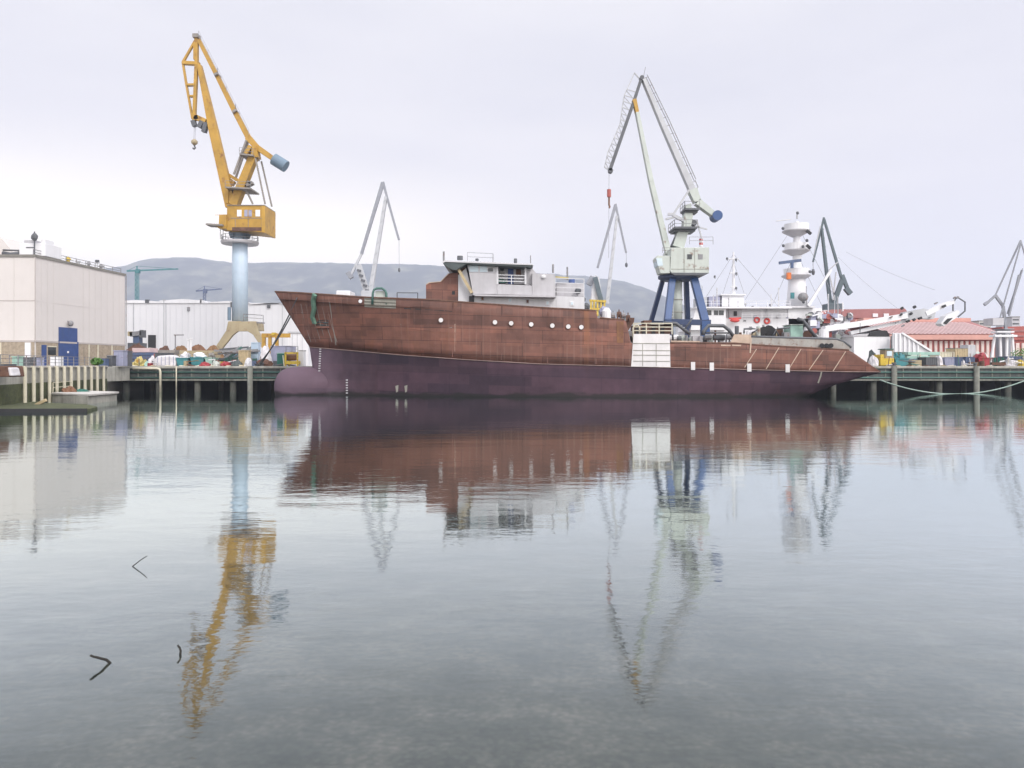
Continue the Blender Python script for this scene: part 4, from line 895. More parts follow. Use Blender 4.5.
for (a, b), (c_, d) in (((193.2, 121), (195, 126.5)), ((202.5, 121.5), (199.5, 128)), ((206.5, 123), (204, 132.5))):
    MB().bar(Y(a, b), Y(c_, d), .65, .8).build('sheave', 'dark_grey', jib)
mb = MB()
for dx in (-.6, .6): mb.tube([Y(195 + dx, 126), Y(194.3 + dx, 140)], .035, 5)
mb.build('hoist_rope', 'wire', yc)
hk = MB().lathe(Y(194.4, 143.5), [(.15, -.3), (.48, 0), (.5, .35), (.2, .65)], 12).build('hook_block', 'tan', yc, smooth=True)
MB().tube([Y(194.4, 143.5), Y(194.4, 146), Y(195.3, 148), Y(194, 149.4), Y(192.8, 148)], .13, 7).build('hook', 'dark_grey', hk)

yc.scale = (1.27,) * 3; yc.location = (X(240, 150), 150, GZ)
# blue-legged one behind the ship
D = 112.0
bc_ = thing('harbour_crane', 'pale grey lever crane on four blue legs behind the ship', 'crane', (X(680, D), D, GZ))
for (a, b), (c_, d), w_, mm, dy0, dy1 in (((664.5, 280), (655.5, 322), .6, 'crane_navy', 1.5, 4), ((670, 280), (662.5, 322.5), .92, 'crane_blue', -1.5, -3.5), ((688.5, 280), (694, 322), .65, 'crane_navy', 1.5, 4), ((691.5, 280), (699, 322.5), 1.05, 'crane_blue', -1.5, -3.5)):
    MB().bar(Y(a, b, dy0), Y(c_, d, dy1), w_, 1.0, w_ * 1.05).build('leg', mm, bc_, bevel=.04)
    MB().bar(Y(c_, d, dy1), Vector((X(c_, D), D + dy1, GZ)), w_ * 1.1, 1.1).build('foot', mm, bc_)
MB().bar(Y(660, 323, -3.5), Y(704, 324, -3.5), .8, .9).build('base_beam', 'crane_navy', bc_)
MB().bar(Y(656, 322, 4), Y(697, 323, 4), .8, .9).build('base_beam', 'crane_navy', bc_)
MB().tube([Y(676.5, 326), Y(676.5, 279)], .85, 20).build('column', 'crane_pale', bc_, smooth=True)
for py in (299.5, 312): MB().tube([Y(676.5, py), Y(676.5, py + .8)], .93, 20).build('flange', 'primer_grey', bc_)
mb = MB()
for py in range(284, 322, 3): mb.bar(Y(670, py, -1), Y(671.8, py, -1), .06, .06)
mb.bar(Y(670, 282, -1), Y(670, 322, -1), .06, .06).bar(Y(671.8, 282, -1), Y(671.8, 322, -1), .06, .06); mb.build('ladder', 'white', bc_)
MB().lathe(Y(677.5, 281), [(2.1, 0), (2.9, .35), (2.9, .75), (2.2, 1.0)], 24).build('ring', 'crane_navy', bc_)
MB().lathe(Y(678, 277), [(2.3, 0), (2.6, .5)], 24).build('slew_ring', 'crane_blue', bc_)
h0 = D - 3
hs_ = MB().pp([(671.2, 247.6), (709.3, 247.3), (709, 273.3), (672, 273.4), (670, 271)], h0, 6).build('machinery_house', 'crane_pale', bc_, bevel=.08)
MB().pp([(670, 272.6), (709.3, 272.8), (705, 275.2), (675, 275.2)], h0 - .1, 6.2).build('skirt', 'dark_grey', bc_)
for a, b, mm in ((687.3, 692, 'glass_dark'), (698.2, 702.8, 'mid_grey')): MB().pb(a, b, 254.2, 259, h0 - .07, .1).build('window', mm, hs_)
for px in (684, 694.5): MB().pb(px, px + .4, 248, 272.5, h0 - .05, .1).build('panel_seam', 'primer_grey', hs_)
MB().pb(671.4, 709.2, 268.8, 269.2, h0 - .05, .1).build('panel_seam', 'primer_grey', hs_)
cb_ = MB().pp([(655.8, 258), (657.5, 255.5), (670, 255.8), (670, 273.2), (660.5, 273.4)], h0 + .1, 2.6).build('cab', 'crane_pale', bc_, bevel=.06)
MB().pp([(656.2, 258.5), (662, 258.2), (663, 265.5), (658, 266)], h0 + .04, 2.7).build('cab_window', 'glass_pale', cb_)
mb = MB(); rail(mb, [Y(659, 255.5, -2.5), Y(669, 255.6, -2.5)], .8, .03, 2, 1); mb.build('cab_rail', 'mid_grey', cb_)
mb = MB(); rail(mb, [Y(685, 247.4, -2.8), Y(708, 247.4, -2.8)], 1.1, .035, 2, 1.6); mb.build('roof_rail', 'wire', bc_)
for k in range(4): MB().tube([Y(701, 247 - k * 2.1), Y(701, 245 - k * 2.1)], .28, 10).build('beacon', 'red_buoy' if k % 2 else 'white', bc_)
crane_bar(MB(), [(677, 248), (682, 232)], D, 1.7, 2, 1.5).pp([(683, 232), (686, 205), (691, 203), (693, 216), (690, 232)], D - .9, 1.8).build('tower', 'crane_pale', bc_)
for a, b, py, dp in ((671.5, 694, 230, 4.2), (682.5, 697, 211, 3)):
    o = MB().bar(Y(a, py), Y(b, py), .3, dp).bar(Y(a + 1, py + 1.6), Y(b - 1, py + 1.6), .4, dp * .7).build('platform', 'dark_grey', bc_)
    mb = MB(); rail(mb, [Y(a, py - .3, dp / 2), Y(a, py - .3, -dp / 2), Y(b, py - .3, -dp / 2)], 1.1, .035, 2, 1.2); mb.build('rail', 'mid_grey', o)
MB().bar(Y(676, 238), Y(672, 247), .5, 1).bar(Y(690, 222), Y(696, 224), .8, 1).build('winch', 'dark_grey', bc_)
crane_bar(MB(), [(668.3, 254), (651, 182), (637, 113)], D, .85, 1.1, .5).build('boom', 'crane_pale', bc_, bevel=.03)
crane_bar(MB(), [(637, 113), (634, 100)], D, .5, 1.0, .6).build('boom_tip', 'yellow', bc_)
for (a, b), (c_, d), w_ in (((672, 216), (688, 191), .3), ((672, 216), (684, 222), .45), ((667, 215), (674, 215), .35), ((665, 220), (673, 218), .3), ((696, 222), (701, 240), .2), ((694, 227), (706, 230), .2)):
    MB().bar(Y(a, b, -.6), Y(c_, d, -.6), w_, w_).build('tie_rod', 'crane_grey', bc_)
crane_bar(MB(), [(643.5, 80), (664, 128), (690, 186), (694, 196)], D, .5, 1.2, 1.15).build('lever', 'crane_grey', bc_, bevel=.03)
crane_bar(MB(), [(692, 190), (697, 202), (714, 215.5)], D, 1.35, 1.3, .75).build('lever', 'crane_pale', bc_, bevel=.03)
MB().tube([Y(716, 216.5, -1), Y(716, 216.5, 1)], .75, 20).build('counterweight', 'crane_blue', bc_)
mb = MB(); q = [(646.5, 76), (668, 120), (695, 180)]
mb.tube([Y(a, b, -.5) for a, b in q], .06, 5); mb.tube([Y(a, b, .5) for a, b in q], .06, 5)
for i in range(14):
    t_ = i / 13; y_ = 78 + t_ * 104; mb.bar(Y(643.5 + (y_ - 78) * .445, y_ + 1.5, -.5), Y(647.5 + (y_ - 78) * .455, y_, -.5), .07, .07)
mb.tube([Y(695, 180), Y(698, 187), Y(694, 194)], .06, 5); mb.tube([Y(643, 80), Y(645.5, 67)], .04, 5); mb.build('lever_rail', 'mid_grey', bc_)
jib = crane_bar(MB(), [(641.3, 78.5), (634, 101), (609.6, 171)], D, .42, .8, .5).build('fly_jib', 'dark_grey', bc_)
mb = crane_bar(MB(), [(640, 79), (634.5, 73), (624.5, 95), (623, 103), (620, 124), (608, 152), (604.5, 167), (610, 171)], D, .16, .2)
for i in range(13):
    y_ = 90 + i * 6; xo = interp([(73, 634.5), (95, 624.5), (103, 623), (124, 620), (152, 608), (167, 604.5)], y_); xi = 641 - (y_ + 3 - 78.5) * .342
    mb.bar(Y(xo, y_, -.3), Y(xi, y_ + 3, -.3), .12, .12); mb.bar(Y(xo, y_, .3), Y(xi - 1.5, y_ + 9, .3), .09, .09)
mb.build('fly_jib_lattice', 'crane_grey', jib)
MB().tube([Y(641.5, 78.5, -.5), Y(641.5, 78.5, .5)], .33, 12).build('head_sheave', 'dark_grey', jib)
MB().tube([Y(610.5, 171, -.4), Y(610.5, 171, .4)], .36, 12).build('sheave', 'dark_grey', jib)
MB().tube([Y(609, 172), Y(608.7, 258)], .035, 5).build('hoist_rope', 'wire', bc_)
hk = MB().tube([Y(609, 189.5), Y(609, 197)], .3, 10).build('hook_block', 'brick_red', bc_)
MB().tube([Y(609, 197), Y(609, 205), Y(609.8, 206.5), Y(609, 208)], .14, 7).build('hook', 'rust_orange', hk)

def far_crane(D, label, mm, boom, lever, fly, tower, cw, base, wboom, extra=(), portal=None, mdark=None):
    g = thing('harbour_crane', label, 'crane', (X(base[0], D), D, GZ))
    s = D / F
    crane_bar(MB(), boom, D, wboom * s, wboom * s, wboom * s * .6).build('boom', mm, g)
    crane_bar(MB(), lever, D, wboom * .6 * s, wboom * .6 * s, wboom * .8 * s).build('lever', mdark or mm, g)
    crane_bar(MB(), fly, D, wboom * .55 * s, wboom * .5 * s, wboom * .45 * s).build('fly_jib', mdark or mm, g)
    crane_bar(MB(), tower, D, wboom * 1.3 * s, wboom * s).build('tower', mm, g)
    MB().bar(P(*cw[0], D), P(*cw[1], D), wboom * 1.6 * s, wboom * 1.2 * s).build('counterweight', mdark or mm, g, bevel=.1)
    hx, hy = tower[0]
    MB().box(X(base[0] - base[2], D), X(base[0] + base[2], D), D - 2, D + 2, Z(base[1], D), Z(hy - 1, D)).build('machinery_house', mm, g, bevel=.1)
    MB().box(X(base[0] - base[2] * .6, D), X(base[0] + base[2] * .6, D), D - 1.5, D + 1.5, GZ, Z(base[1], D)).build('column', mm, g)
    e_ = fly[-1]; MB().tube([P(e_[0], e_[1], D), P(e_[0] + .2, e_[1] + extra[0], D)], .08, 5).build('hoist_rope', 'wire', g)
    MB().blob(P(e_[0] + .2, e_[1] + extra[0], D), .5, .4, .9, 1, .1, 8, False).build('hook', 'dark_grey', g)
    mb = MB()
    for i in range(9):
        t_ = (i + .5) / 9; a = Vector(boom[0]).lerp(Vector(boom[-1]), t_); 
        p = P(a[0], a[1], D); mb.bar(p + Vector((-.3 * wboom * s, -.5 * wboom * s - .05, 0)), p + Vector((.3 * wboom * s, -.5 * wboom * s - .05, .8)), .12, .1)
    mb.build('boom_brace', mdark or mm, g)
    return g
g = far_crane(300, 'distant grey lever crane rising behind the ship bow', 'crane_grey', [(370.5, 292), (386, 197)], [(361.5, 254), (383, 182.5)], [(383, 182), (387.5, 199), (399, 240)], [(367, 292), (358.5, 265)], ((348, 276.5), (351.5, 274)), (369, 300, 7), 4.4, (30,), mdark='crane_midgrey')
crane_bar(MB(), [(351, 275), (361.5, 254)], 300, .9, .9).build('lever', 'crane_grey', g)
for k in range(5): MB().bar(P(357 + k * 2, 270 + k * 5, 298.5), P(361 + k * 2, 271 + k * 5, 298.5), .9, .5).build('platform', 'dark_grey', g)
g = far_crane(260, 'white lever crane with dark green tower behind the deckhouse', 'crane_grey', [(607, 304), (617, 216)], [(597.5, 268), (615.5, 205)], [(615.5, 204), (618.5, 218), (626.2, 253)], [(602, 304), (594, 276)], ((588.5, 285), (593, 277)), (598, 312, 5), 3.6, (12,), mdark='crane_midgrey')
MB().pp([(590.5, 312), (592, 290), (594.5, 276), (599, 277), (603, 300), (603, 312)], 258.8, 3).build('machinery_house', 'ship_grey_light', g)
crane_bar(MB(), [(602, 304), (595, 277)], 258.0, 1.6, .8).build('tower_brace', 'crane_green', g)
mb = MB()
for px in (591, 594, 597.5, 601, 604.5): mb.bar(P(px, 300, 256), P(px, 316, 256), .6, .6)
mb.bar(P(589.5, 300.5, 256), P(606, 301.5, 256), .7, 1); mb.bar(P(590, 309, 256), P(606, 309.5, 256), .6, 1); mb.build('yellow_frame', 'yellow_bright', g)
g = far_crane(200, 'dark green lever crane right of the white mast', 'crane_green', [(830.5, 306), (821.5, 228)], [(824, 219), (842, 280)], [(824, 217.5), (821, 230), (813, 262)], [(833, 305), (842, 280)], ((845.5, 288), (850.5, 294)), (832, 312, 7), 3.2, (10,))
crane_bar(MB(), [(842, 275), (849, 293)], 200, .9, .8).build('lever', 'crane_green', g)
crane_bar(MB(), [(820.5, 226), (817, 240), (813.5, 258)], 200, .25, .3).build('fly_jib_brace', 'crane_grey', g)
for (a, b), (c_, d) in (((829, 272), (835, 300)), ((836, 272), (833, 300)), ((838, 262), (829, 270))): MB().bar(P(a, b, 199), P(c_, d, 199), .25, .3).build('tie_rod', 'crane_grey', g)
MB().pb(824, 846, 310, 322, 198, 4).build('base_house', 'white', g)
g = far_crane(150, 'slim grey lever crane on a white portal at the far right', 'crane_midgrey', [(1008, 314), (1022, 270)], [(995, 296), (1020.5, 241)], [(1020.5, 240), (1024, 252), (1032, 286)], [(1006, 330), (1003, 306), (995, 295)], ((984, 305), (988, 302)), (1003, 330, 5), 1.9, (14,))
crane_bar(MB(), [(985, 305), (996, 295)], 150, .4, .4).build('lever', 'crane_midgrey', g)
crane_bar(MB(), [(1009, 316), (1019, 275)], 149.3, .3, .3).bar(P(1000, 318, 149.3), P(1021, 243, 149.3), .2, .2).build('tie_rod', 'crane_midgrey', g)
for px0, px1 in ((995, 990.5), (1000, 1001), (1007, 1006.5), (1012, 1014.5)): MB().bar(P(px0, 334, 147), Vector((X(px1, 147), 147, GZ)), .34, .4).build('leg', 'white', g)
MB().bar(P(992, 336, 147), P(1014, 336, 147), .4, 2).bar(P(994, 332, 147), P(1011, 332, 147), .3, 2).build('portal', 'white', g)
MB().pb(993, 1004, 318, 325, 148, 3).build('cab', 'ship_grey', g)

def tower_crane(D, px, top, base, l0, l1, label, mm):
    g = thing('tower_crane', label, 'tower crane', (X(px, D), D, GZ)); s = D / F
    mb = MB()
    for dx in (-.7, .7):
        for dy in (-.7, .7): mb.bar(P(px, base, D) + Vector((dx, dy, 0)), P(px, top, D) + Vector((dx, dy, 0)), .3, .3)
    n_ = 24
    for i in range(n_):
        a = P(px, base + (top - base) * i / n_, D); b = P(px, base + (top - base) * (i + 1) / n_, D); sg = -1 if i % 2 else 1
        mb.bar(a + Vector((-.7 * sg, -.7, 0)), b + Vector((.7 * sg, -.7, 0)), .2, .2)
    mb.build('mast', mm, g)
    MB().bar(P(l0, top + 1, D), P(l1, top - 1, D), .9, .9, .6).build('jib', mm, g)
    MB().pb(px - 1.5, px + 1.5, top - 1, top + 3, D - 1.2, 2.4).build('cab', mm, g)
    MB().tube([P(l0, top + 1, D), P(px, top - 4, D), P(l1, top - 1, D)], .12, 5).build('stay', mm, g)
    MB().bar(P(px, top, D), P(px, top - 4, D), .5, .5).build('head', mm, g)
tower_crane(420, 137, 270, 330, 127, 178, 'teal tower crane beside the hall before the hill', 'teal')
tower_crane(520, 204.5, 290, 330, 196, 222, 'small blue tower crane above the white shed', 'blue_mid')

# ------------------------------------------------------------------ white ship beyond
D = 132.0
ws = thing('white_ship', 'white fishing vessel with tall mast beyond the quay', 'ship', (X(750, D), D, GZ))
MB().pp([(690, 318), (845, 319), (850, 350), (692, 350)], D + 1, 12).build('hull', 'white', ws)
MB().pp([(696, 308.5), (726, 308.5), (726, 330), (690, 330)], D, 10).build('wheelhouse', 'white', ws)
MB().pb(726.2, 790, 309, 330, D + 1.2, 9).build('deckhouse', 'ship_grey_light', ws)
MB().pb(696, 792, 306.7, 308.3, D - .6, 11).build('bridge_roof', 'white', ws)
for a, b in ((704.5, 711.5), (714, 718.2), (719, 723.8)): MB().pb(a, b, 310.3, 315, D - .08, .1).build('window', 'glass_dark', ws)
MB().pb(726.5, 742, 309.2, 318.5, D + 1.0, .1).build('recess', 'ship_grey', ws); MB().pb(733.8, 737, 311.2, 316, D + .9, .1).build('door', 'dark', ws)
MB().bar(P(729, 318.5, D), P(741, 318.2, D), .3, .2).build('rescue_boat', 'red_buoy', ws); MB().blob(P(735, 320.5, D), .9, .4, .35, 2, .1, 10, False).build('rescue_boat', 'red_buoy', ws)
for px, py in ((757, 320), (767, 321)):
    mb = MB(); c0 = P(px, py, D + .9); mb.tube([c0 + Vector((.42 * math.cos(a), 0, .42 * math.sin(a))) for a in [i * math.pi / 8 for i in range(17)]], .17, 8); mb.build('lifebuoy', 'red_buoy', ws)
MB().pb(700, 707, 297, 306.5, D + 2, 5).build('upper_house', 'crane_grey', ws); MB().pb(709, 720, 296.5, 306.5, D + 2, 5).build('upper_house', 'lavender', ws); MB().pb(722, 744, 295.5, 306.5, D + 2, 5).build('upper_house', 'white', ws)
MB().pb(721, 746, 294, 295.3, D + 1.6, 6).build('upper_roof', 'white', ws)
mb = MB(); rail(mb, [P(700, 306.6, D + .2), P(790, 306.6, D + .2)], 1.0, .04, 2, 1.8); mb.build('handrail', 'white', ws)
mb = MB(); mb.tube([P(733.5, 295, D + 3), P(733.5, 252, D + 3)], .35, 8, .15)
for py, w_ in ((259, 5), (273, 4), (287, 3)): mb.bar(P(733.5 - w_, py, D + 3), P(733.5 + w_, py, D + 3), .15, .4)
mb.build('mast', 'white', ws)
for px, py in ((727.3, 258.5), (736.4, 259.5), (736.5, 273.5), (736.5, 288), (738.8, 296.3), (715, 276.5), (721.5, 296), (745.6, 304), (753, 307), (770.5, 304.8), (769.5, 315)):
    o = MB().pb(px - .7, px + .7, py - 1.1, py + 1.1, D + 2.2, .4); o.bar(P(px, py, D + 2.4), P(px, py + 2.5, D + 2.4), .08, .08); o.build('deck_light', 'dark_grey', ws)
# integrated mast tower
MB().pp([(789, 330), (788, 308), (822, 308), (823, 330)], D + 1, 8).build('mast_house', 'white', ws)
MB().pb(780, 815, 306, 307.7, D + .2, 9).build('mast_deck', 'ship_grey_light', ws)
MB().lathe(P(797, 306.5, D + 4), [(1.9, 0), (1.45, 5.2), (.8, 5.6), (.75, 10.5), (.5, 14), (.3, 15.6)], 20).build('mast_tower', 'white', ws, smooth=True)
for py, r_, h_ in ((231.5, 2.3, .9), (251, 2.25, .8), (276.2, 2.4, .9)):
    c0 = P(796, py, D + 4); o = MB().lathe(c0, [(.8, -h_ * 1.1), (r_ * 1.05, -.1), (r_ * 1.08, .1), (1.6, .15)], 24).build('mast_platform', 'ship_grey', ws)
    MB().lathe(c0 + Vector((.1, 0, .12)), [(r_ * .92, 0), (r_ * .95, 1.2), (.9, 1.25)], 24).build('platform_rail', 'white', o)
MB().bar(P(779, 263, D + 1), P(801, 260.3, D + 1), .5, .4).build('radar', 'blue_mid', ws); MB().tube([P(792, 268, D + 1), P(792, 262, D + 1)], .3, 8).build('radar_base', 'blue_mid', ws)
MB().pb(787.5, 791.3, 272.5, 279, D + 1, .6).build('lifejacket_box', 'orange', ws)
MB().bar(P(776, 221, D + 3), P(791, 219.3, D + 3), .15, .3).build('radar', 'ship_grey_light', ws)
MB().bar(P(797, 219, D + 4), P(797, 213.5, D + 4), .15, .15).build('antenna', 'mid_grey', ws)
for px, py in ((797.5, 213), (783, 228.5), (783.3, 245.7), (807, 240.5), (803, 246.6), (810, 271.7), (813, 271.5), (803.5, 302)):
    MB().blob(P(px, py, D + 1.5), .28, .25, .3, 1, .1, 8, False).build('mast_light', 'dark_grey', ws)
for (a, b), (c_, d) in (((806.5, 230.5), (811, 234)), ((806.5, 245), (810.5, 248.5))): MB().bar(P(a, b, D + 1.5), P(c_, d, D + 1.5), .45, .4).build('searchlight', 'dark', ws)
MB().pb(791, 794.5, 292.5, 298.5, D + .3, .3).build('liferaft', 'teal', ws)
MB().blob(P(803, 297, D), .9, .8, .8, 2, .1, 12, False).build('dome', 'mid_grey', ws)
crane_bar(MB(), [(808, 306), (831, 270)], D, .5, .5, .35).build('derrick', 'white', ws)
rng = random.Random(7)
for i in range(95):                                   # gear on its after deck
    px = rng.uniform(808, 852); py = rng.uniform(312, 338); w_, h_ = rng.uniform(.15, .7), rng.uniform(.15, .6)
    b_ = P(px, py, D - .2 - rng.random() * 1.5); k = rng.random()
    o = MB()
    if k < .5: o.box(b_.x - w_, b_.x + w_, b_.y, b_.y + 1, b_.z - h_, b_.z + h_)
    elif k < .8: o.bar(b_ - Vector((w_ * 1.5, 0, 0)), b_ + Vector((w_ * 1.5, .3, rng.uniform(-.8, .8))), .2, .3)
    else: o.tube([b_, b_ + Vector((0, .6, 0))], .5, 10)
    o.build('deck_gear', rng.choice(['white', 'white', 'ship_grey_light', 'lavender', 'mid_grey', 'crane_pale', 'brick_red', 'white', 'roof_pink', 'dark_grey']), ws)
rng = random.Random(31)
for i in range(16):
    px = rng.uniform(700, 850); y1 = rng.uniform(283, 306); y0 = 318
    MB().tube([P(px, y0, D + rng.uniform(0, 4)), P(px + rng.uniform(-.6, .6), y1, D + rng.uniform(0, 2))], rng.uniform(.04, .12), 6).build('stanchion', rng.choice(['white', 'crane_grey', 'ship_grey_light', 'mid_grey']), ws)
for (a, b), (c_, d) in (((733.5, 254), (706, 297)), ((733.5, 254), (778, 306)), ((796, 222), (745, 300)), ((796, 222), (846, 320)), ((733.5, 262), (722, 296)), ((733.5, 262), (745, 296)), ((800, 260), (822, 306)), ((791, 262), (772, 306))):
    MB().tube([P(a, b, D + 3), P(c_, d, D + 2)], .035, 4).build('stay', 'wire', ws)
mb = MB(); rail(mb, [P(742, 318, D), P(792, 318.5, D)], .9, .04, 3, 1.5); mb.build('handrail', 'white', ws)
for i in range(14):
    px = rng.uniform(742, 790); py = rng.uniform(312, 330); MB().pb(px, px + rng.uniform(1, 3), py, py + rng.uniform(1, 3), D + .9, .3).build('deck_locker', rng.choice(['white', 'ship_grey', 'mid_grey', 'lavender']), ws)
# big white ship's crane laid along
D = 128.0
wc = thing('deck_crane', 'long white folded deck crane boom above the red sheds', 'crane', (X(828, D), D, GZ))
crane_bar(MB(), [(824, 329), (862, 323.5), (906, 315.8)], D, 1.0, 1.3, .9).build('boom', 'white', wc)
crane_bar(MB(), [(850, 333), (906, 321)], D + .5, .6, .8, .5).build('boom_stay', 'white', wc)
MB().pp([(905, 312), (924, 308.5), (936, 311.5), (934, 319), (920, 318.5), (906, 321)], D - .4, 1.6).build('knuckle', 'crane_grey', wc)
crane_bar(MB(), [(925, 314), (946, 304), (953, 302)], D, .8, 1, .6).build('jib', 'white', wc)
MB().pp([(941, 323.5), (946, 316), (958, 310), (960, 312), (956, 318), (944, 326)], D - .6, 1.8).build('grab_housing', 'white', wc)
MB().pp([(943.5, 323), (948, 318.5), (953, 317.8), (946.5, 324.3)], D - .75, .3).build('grab_mouth', 'dark', wc)
mb = MB(); mb.tube([P(953, 311, D), P(953, 303, D), P(957, 297, D), P(965, 302, D), P(965, 311, D), P(958, 317, D)], .14, 6); mb.build('hose', 'dark_grey', wc)
for px, py, w_ in ((891, 317, 2.4), (897, 322, 3), (903, 325.5, 2.4), (908, 321, 3), (914, 319.5, 2), (920, 318, 3), (930, 317, 2), (936, 303, 2.6), (944, 306, 3), (954.5, 297.6, 1.6), (957.5, 297.3, 1.4), (911, 313.5, 2), (902, 308, 2), (914.5, 306.8, 2), (901, 314.5, 2)):
    MB().bar(P(px - w_ / 2, py + .9, D - .8), P(px + w_ / 2, py - .5, D - .8), .2 + (px * 7 % 3) * .08, .4).build('hydraulic_fitting', 'dark' if int(px) % 3 else 'mid_grey', wc)
MB().tube([P(824, 329, D), Vector((X(824, D), D, GZ))], .8, 12).build('pedestal', 'white', wc)
MB().tube([P(860, 333.5, D - .6), P(860, 323, D - .6)], .08, 5).build('stay_rod', 'dark_grey', wc)
for (a, b), (c_, d) in (((838, 257), (897, 308)), ((846, 252), (935, 290))):
    tag(MB().tube(catenary(P(a, b, 150), P(c_, d, 130), .4), .03, 4).build('cable', 'wire'), 'faint slack cable falling from the dark green crane' if a == 838 else 'faintest upper cable high over the red shed', 'cable')

# ------------------------------------------------------------------ red sheds, right
D = 165.0
rs = thing('red_shed', 'long red shed with ribbed pink roof and pale pilasters', 'shed', (X(940, D), D, GZ))
MB().box(X(890, D), X(1001, D), D, D + 30, GZ - .3, Z(337, D)).build('wall', 'brick_red', rs)
for i in range(21):
    px = 893 + i * 5.2
    if px > 998: break
    MB().pb(px, px + 2.7, 341, 362, D - .25, .3).build('pilaster', 'pilaster', rs)
MB().pb(888, 998, 334.6, 339.6, D - 1.2, 1.6).build('fascia', 'fascia_pink', rs)
zr0, zr1 = Z(334.4, D), Z(319.5, D + 14)
rf = MB().add([(X(888, D), D - 1.3, zr0), (X(1003, D), D - 1.3, zr0), (X(1003, D), D + 14, zr1), (X(888, D), D + 14, zr1), (X(1003, D), D + 30, zr0), (X(888, D), D + 30, zr0)], [(0, 1, 2, 3), (3, 2, 4, 5)]).build('roof', 'roof_pink', rs)
for i in range(27):
    x = X(889 + i * 4.2, D); mb = MB(); mb.bar((x, D - 1.3, zr0 + .08), (x - 1.5, D + 10.5, zr0 + (zr1 - zr0) * .77 + .08), .12, .40); mb.build('roof_rib', 'roof_rib', rf)
MB().bar((X(888, D), D + 13, zr1 - .4), (X(1003, D), D + 13, zr1 - .4), 1.2, 3).build('ridge_vent', 'fascia_pink', rf)
rs2 = thing('red_shed', 'smaller red shed continuing behind the white portal legs', 'shed', (X(1025, 172), 172, GZ))
MB().box(X(1001.5, 172), X(1060, 172), 172, 196, GZ - .3, Z(340, 172)).build('wall', 'brick_red', rs2)
for i in range(8): MB().pb(1004 + i * 6, 1007.5 + i * 6, 343, 362, 171.7, .3).build('pilaster', 'pilaster', rs2)
MB().prism([(X(1001, 172), Z(340, 172)), (X(1062, 172), Z(340, 172)), (X(1062, 172), Z(325, 172)), (X(1001, 172), Z(327, 172))], 171.5, 197).build('roof', 'brick_red', rs2)
for py in (330, 335): MB().pb(1001, 1062, py, py + 1.6, 171.3, .25).build('roof_band', 'roof_pink', rs2)
D = 190.0
rs3 = thing('red_shed', 'far red shed with stepped pink roof behind the white ship', 'shed', (X(850, D), D, GZ))
MB().pb(808, 905, 318, 360, D, 20).build('wall', 'brick_red', rs3)
MB().pp([(806, 318), (832, 309.5), (905, 308.5), (912, 318)], D - .5, 21).build('roof', 'roof_pink', rs3)
for y0, y1, mm in ((319.5, 321.5, 'fascia_pink'), (324, 327, 'roof_pink')): MB().pb(808, 904, y0, y1, D - .4, .3).build('roof_band', mm, rs3)
for px in (873, 884): MB().pb(px, px + 5, 313.5, 317, D - .8, .4).build('roof_light', 'white', rs3)
# white boxy building with dark arched roof + white striped wall
D = 126.0
wb = thing('boat_shelter', 'white walled shelter with dark arched roof behind the stern', 'shelter', (X(872, D), D, GZ))
MB().pb(854, 890, 336.5, 362, D, 5).build('wall', 'white', wb)
MB().pp([(868, 336.4), (873, 332.5), (880, 330.3), (887, 330.6), (890, 336.4)], D - .1, 5.2).build('roof', 'dark', wb)
MB().pp([(853, 336.4), (860, 334), (869, 333.5), (867, 336.4)], D - .1, 5.2).build('roof', 'ship_grey', wb)
MB().tube([P(891.5, 362, D - .5), P(891.5, 336, D - .5)], .16, 8).build('corner_post', 'mid_grey', wb)
D = 124.0
gw = thing('gangway', 'white slatted gangway panel sloping down right of the stern', 'gangway', (X(908, D), D, GZ))
MB().pp([(893, 333), (902, 333), (930, 350.5), (930, 352), (893, 352)], D, .3).build('panel', 'ship_grey_light', gw)
for px in (895, 899.5, 904, 908.5, 913, 917.5): MB().pb(px, px + 1.6, max(333.5, 333 + (px - 902) * .63), 352, D - .2, .2).build('slat', 'white', gw)
MB().bar(P(902, 333, D - .2), P(931, 351, D - .2), .3, .3).build('stringer', 'white', gw)
MB().pp([(893, 352), (930, 352), (930, 356), (893, 356)], D, 2).build('landing', 'steel_green', gw)
# distant blocks at right horizon
for i, (px, w_, py, mm, lb) in enumerate(((1016, 8, 317, 'ship_grey', 'grey distant block beside the far right crane'), (948, 20, 319, 'fascia_pink', 'pinkish distant block behind the red shed ridge'), (985, 12, 321, 'concrete_pale', 'pale low distant block left of the far right crane'))):
    o = thing('apartment_block', lb, 'building', (X(px, 420), 420, GZ)); MB().pb(px - w_ / 2, px + w_ / 2, py, 372, 420, 14).build('wall', mm, o); MB().pb(px - w_ / 2 - .3, px + w_ / 2 + .3, py - .6, py, 419.6, 15).build('roof', 'roof_trim', o)
    for k in range(3): MB().pb(px - w_ / 2 + 1, px + w_ / 2 - 1, py + 2 + k * 4, py + 3.4 + k * 4, 419.8, .3).build('window', 'glass_dark', o)

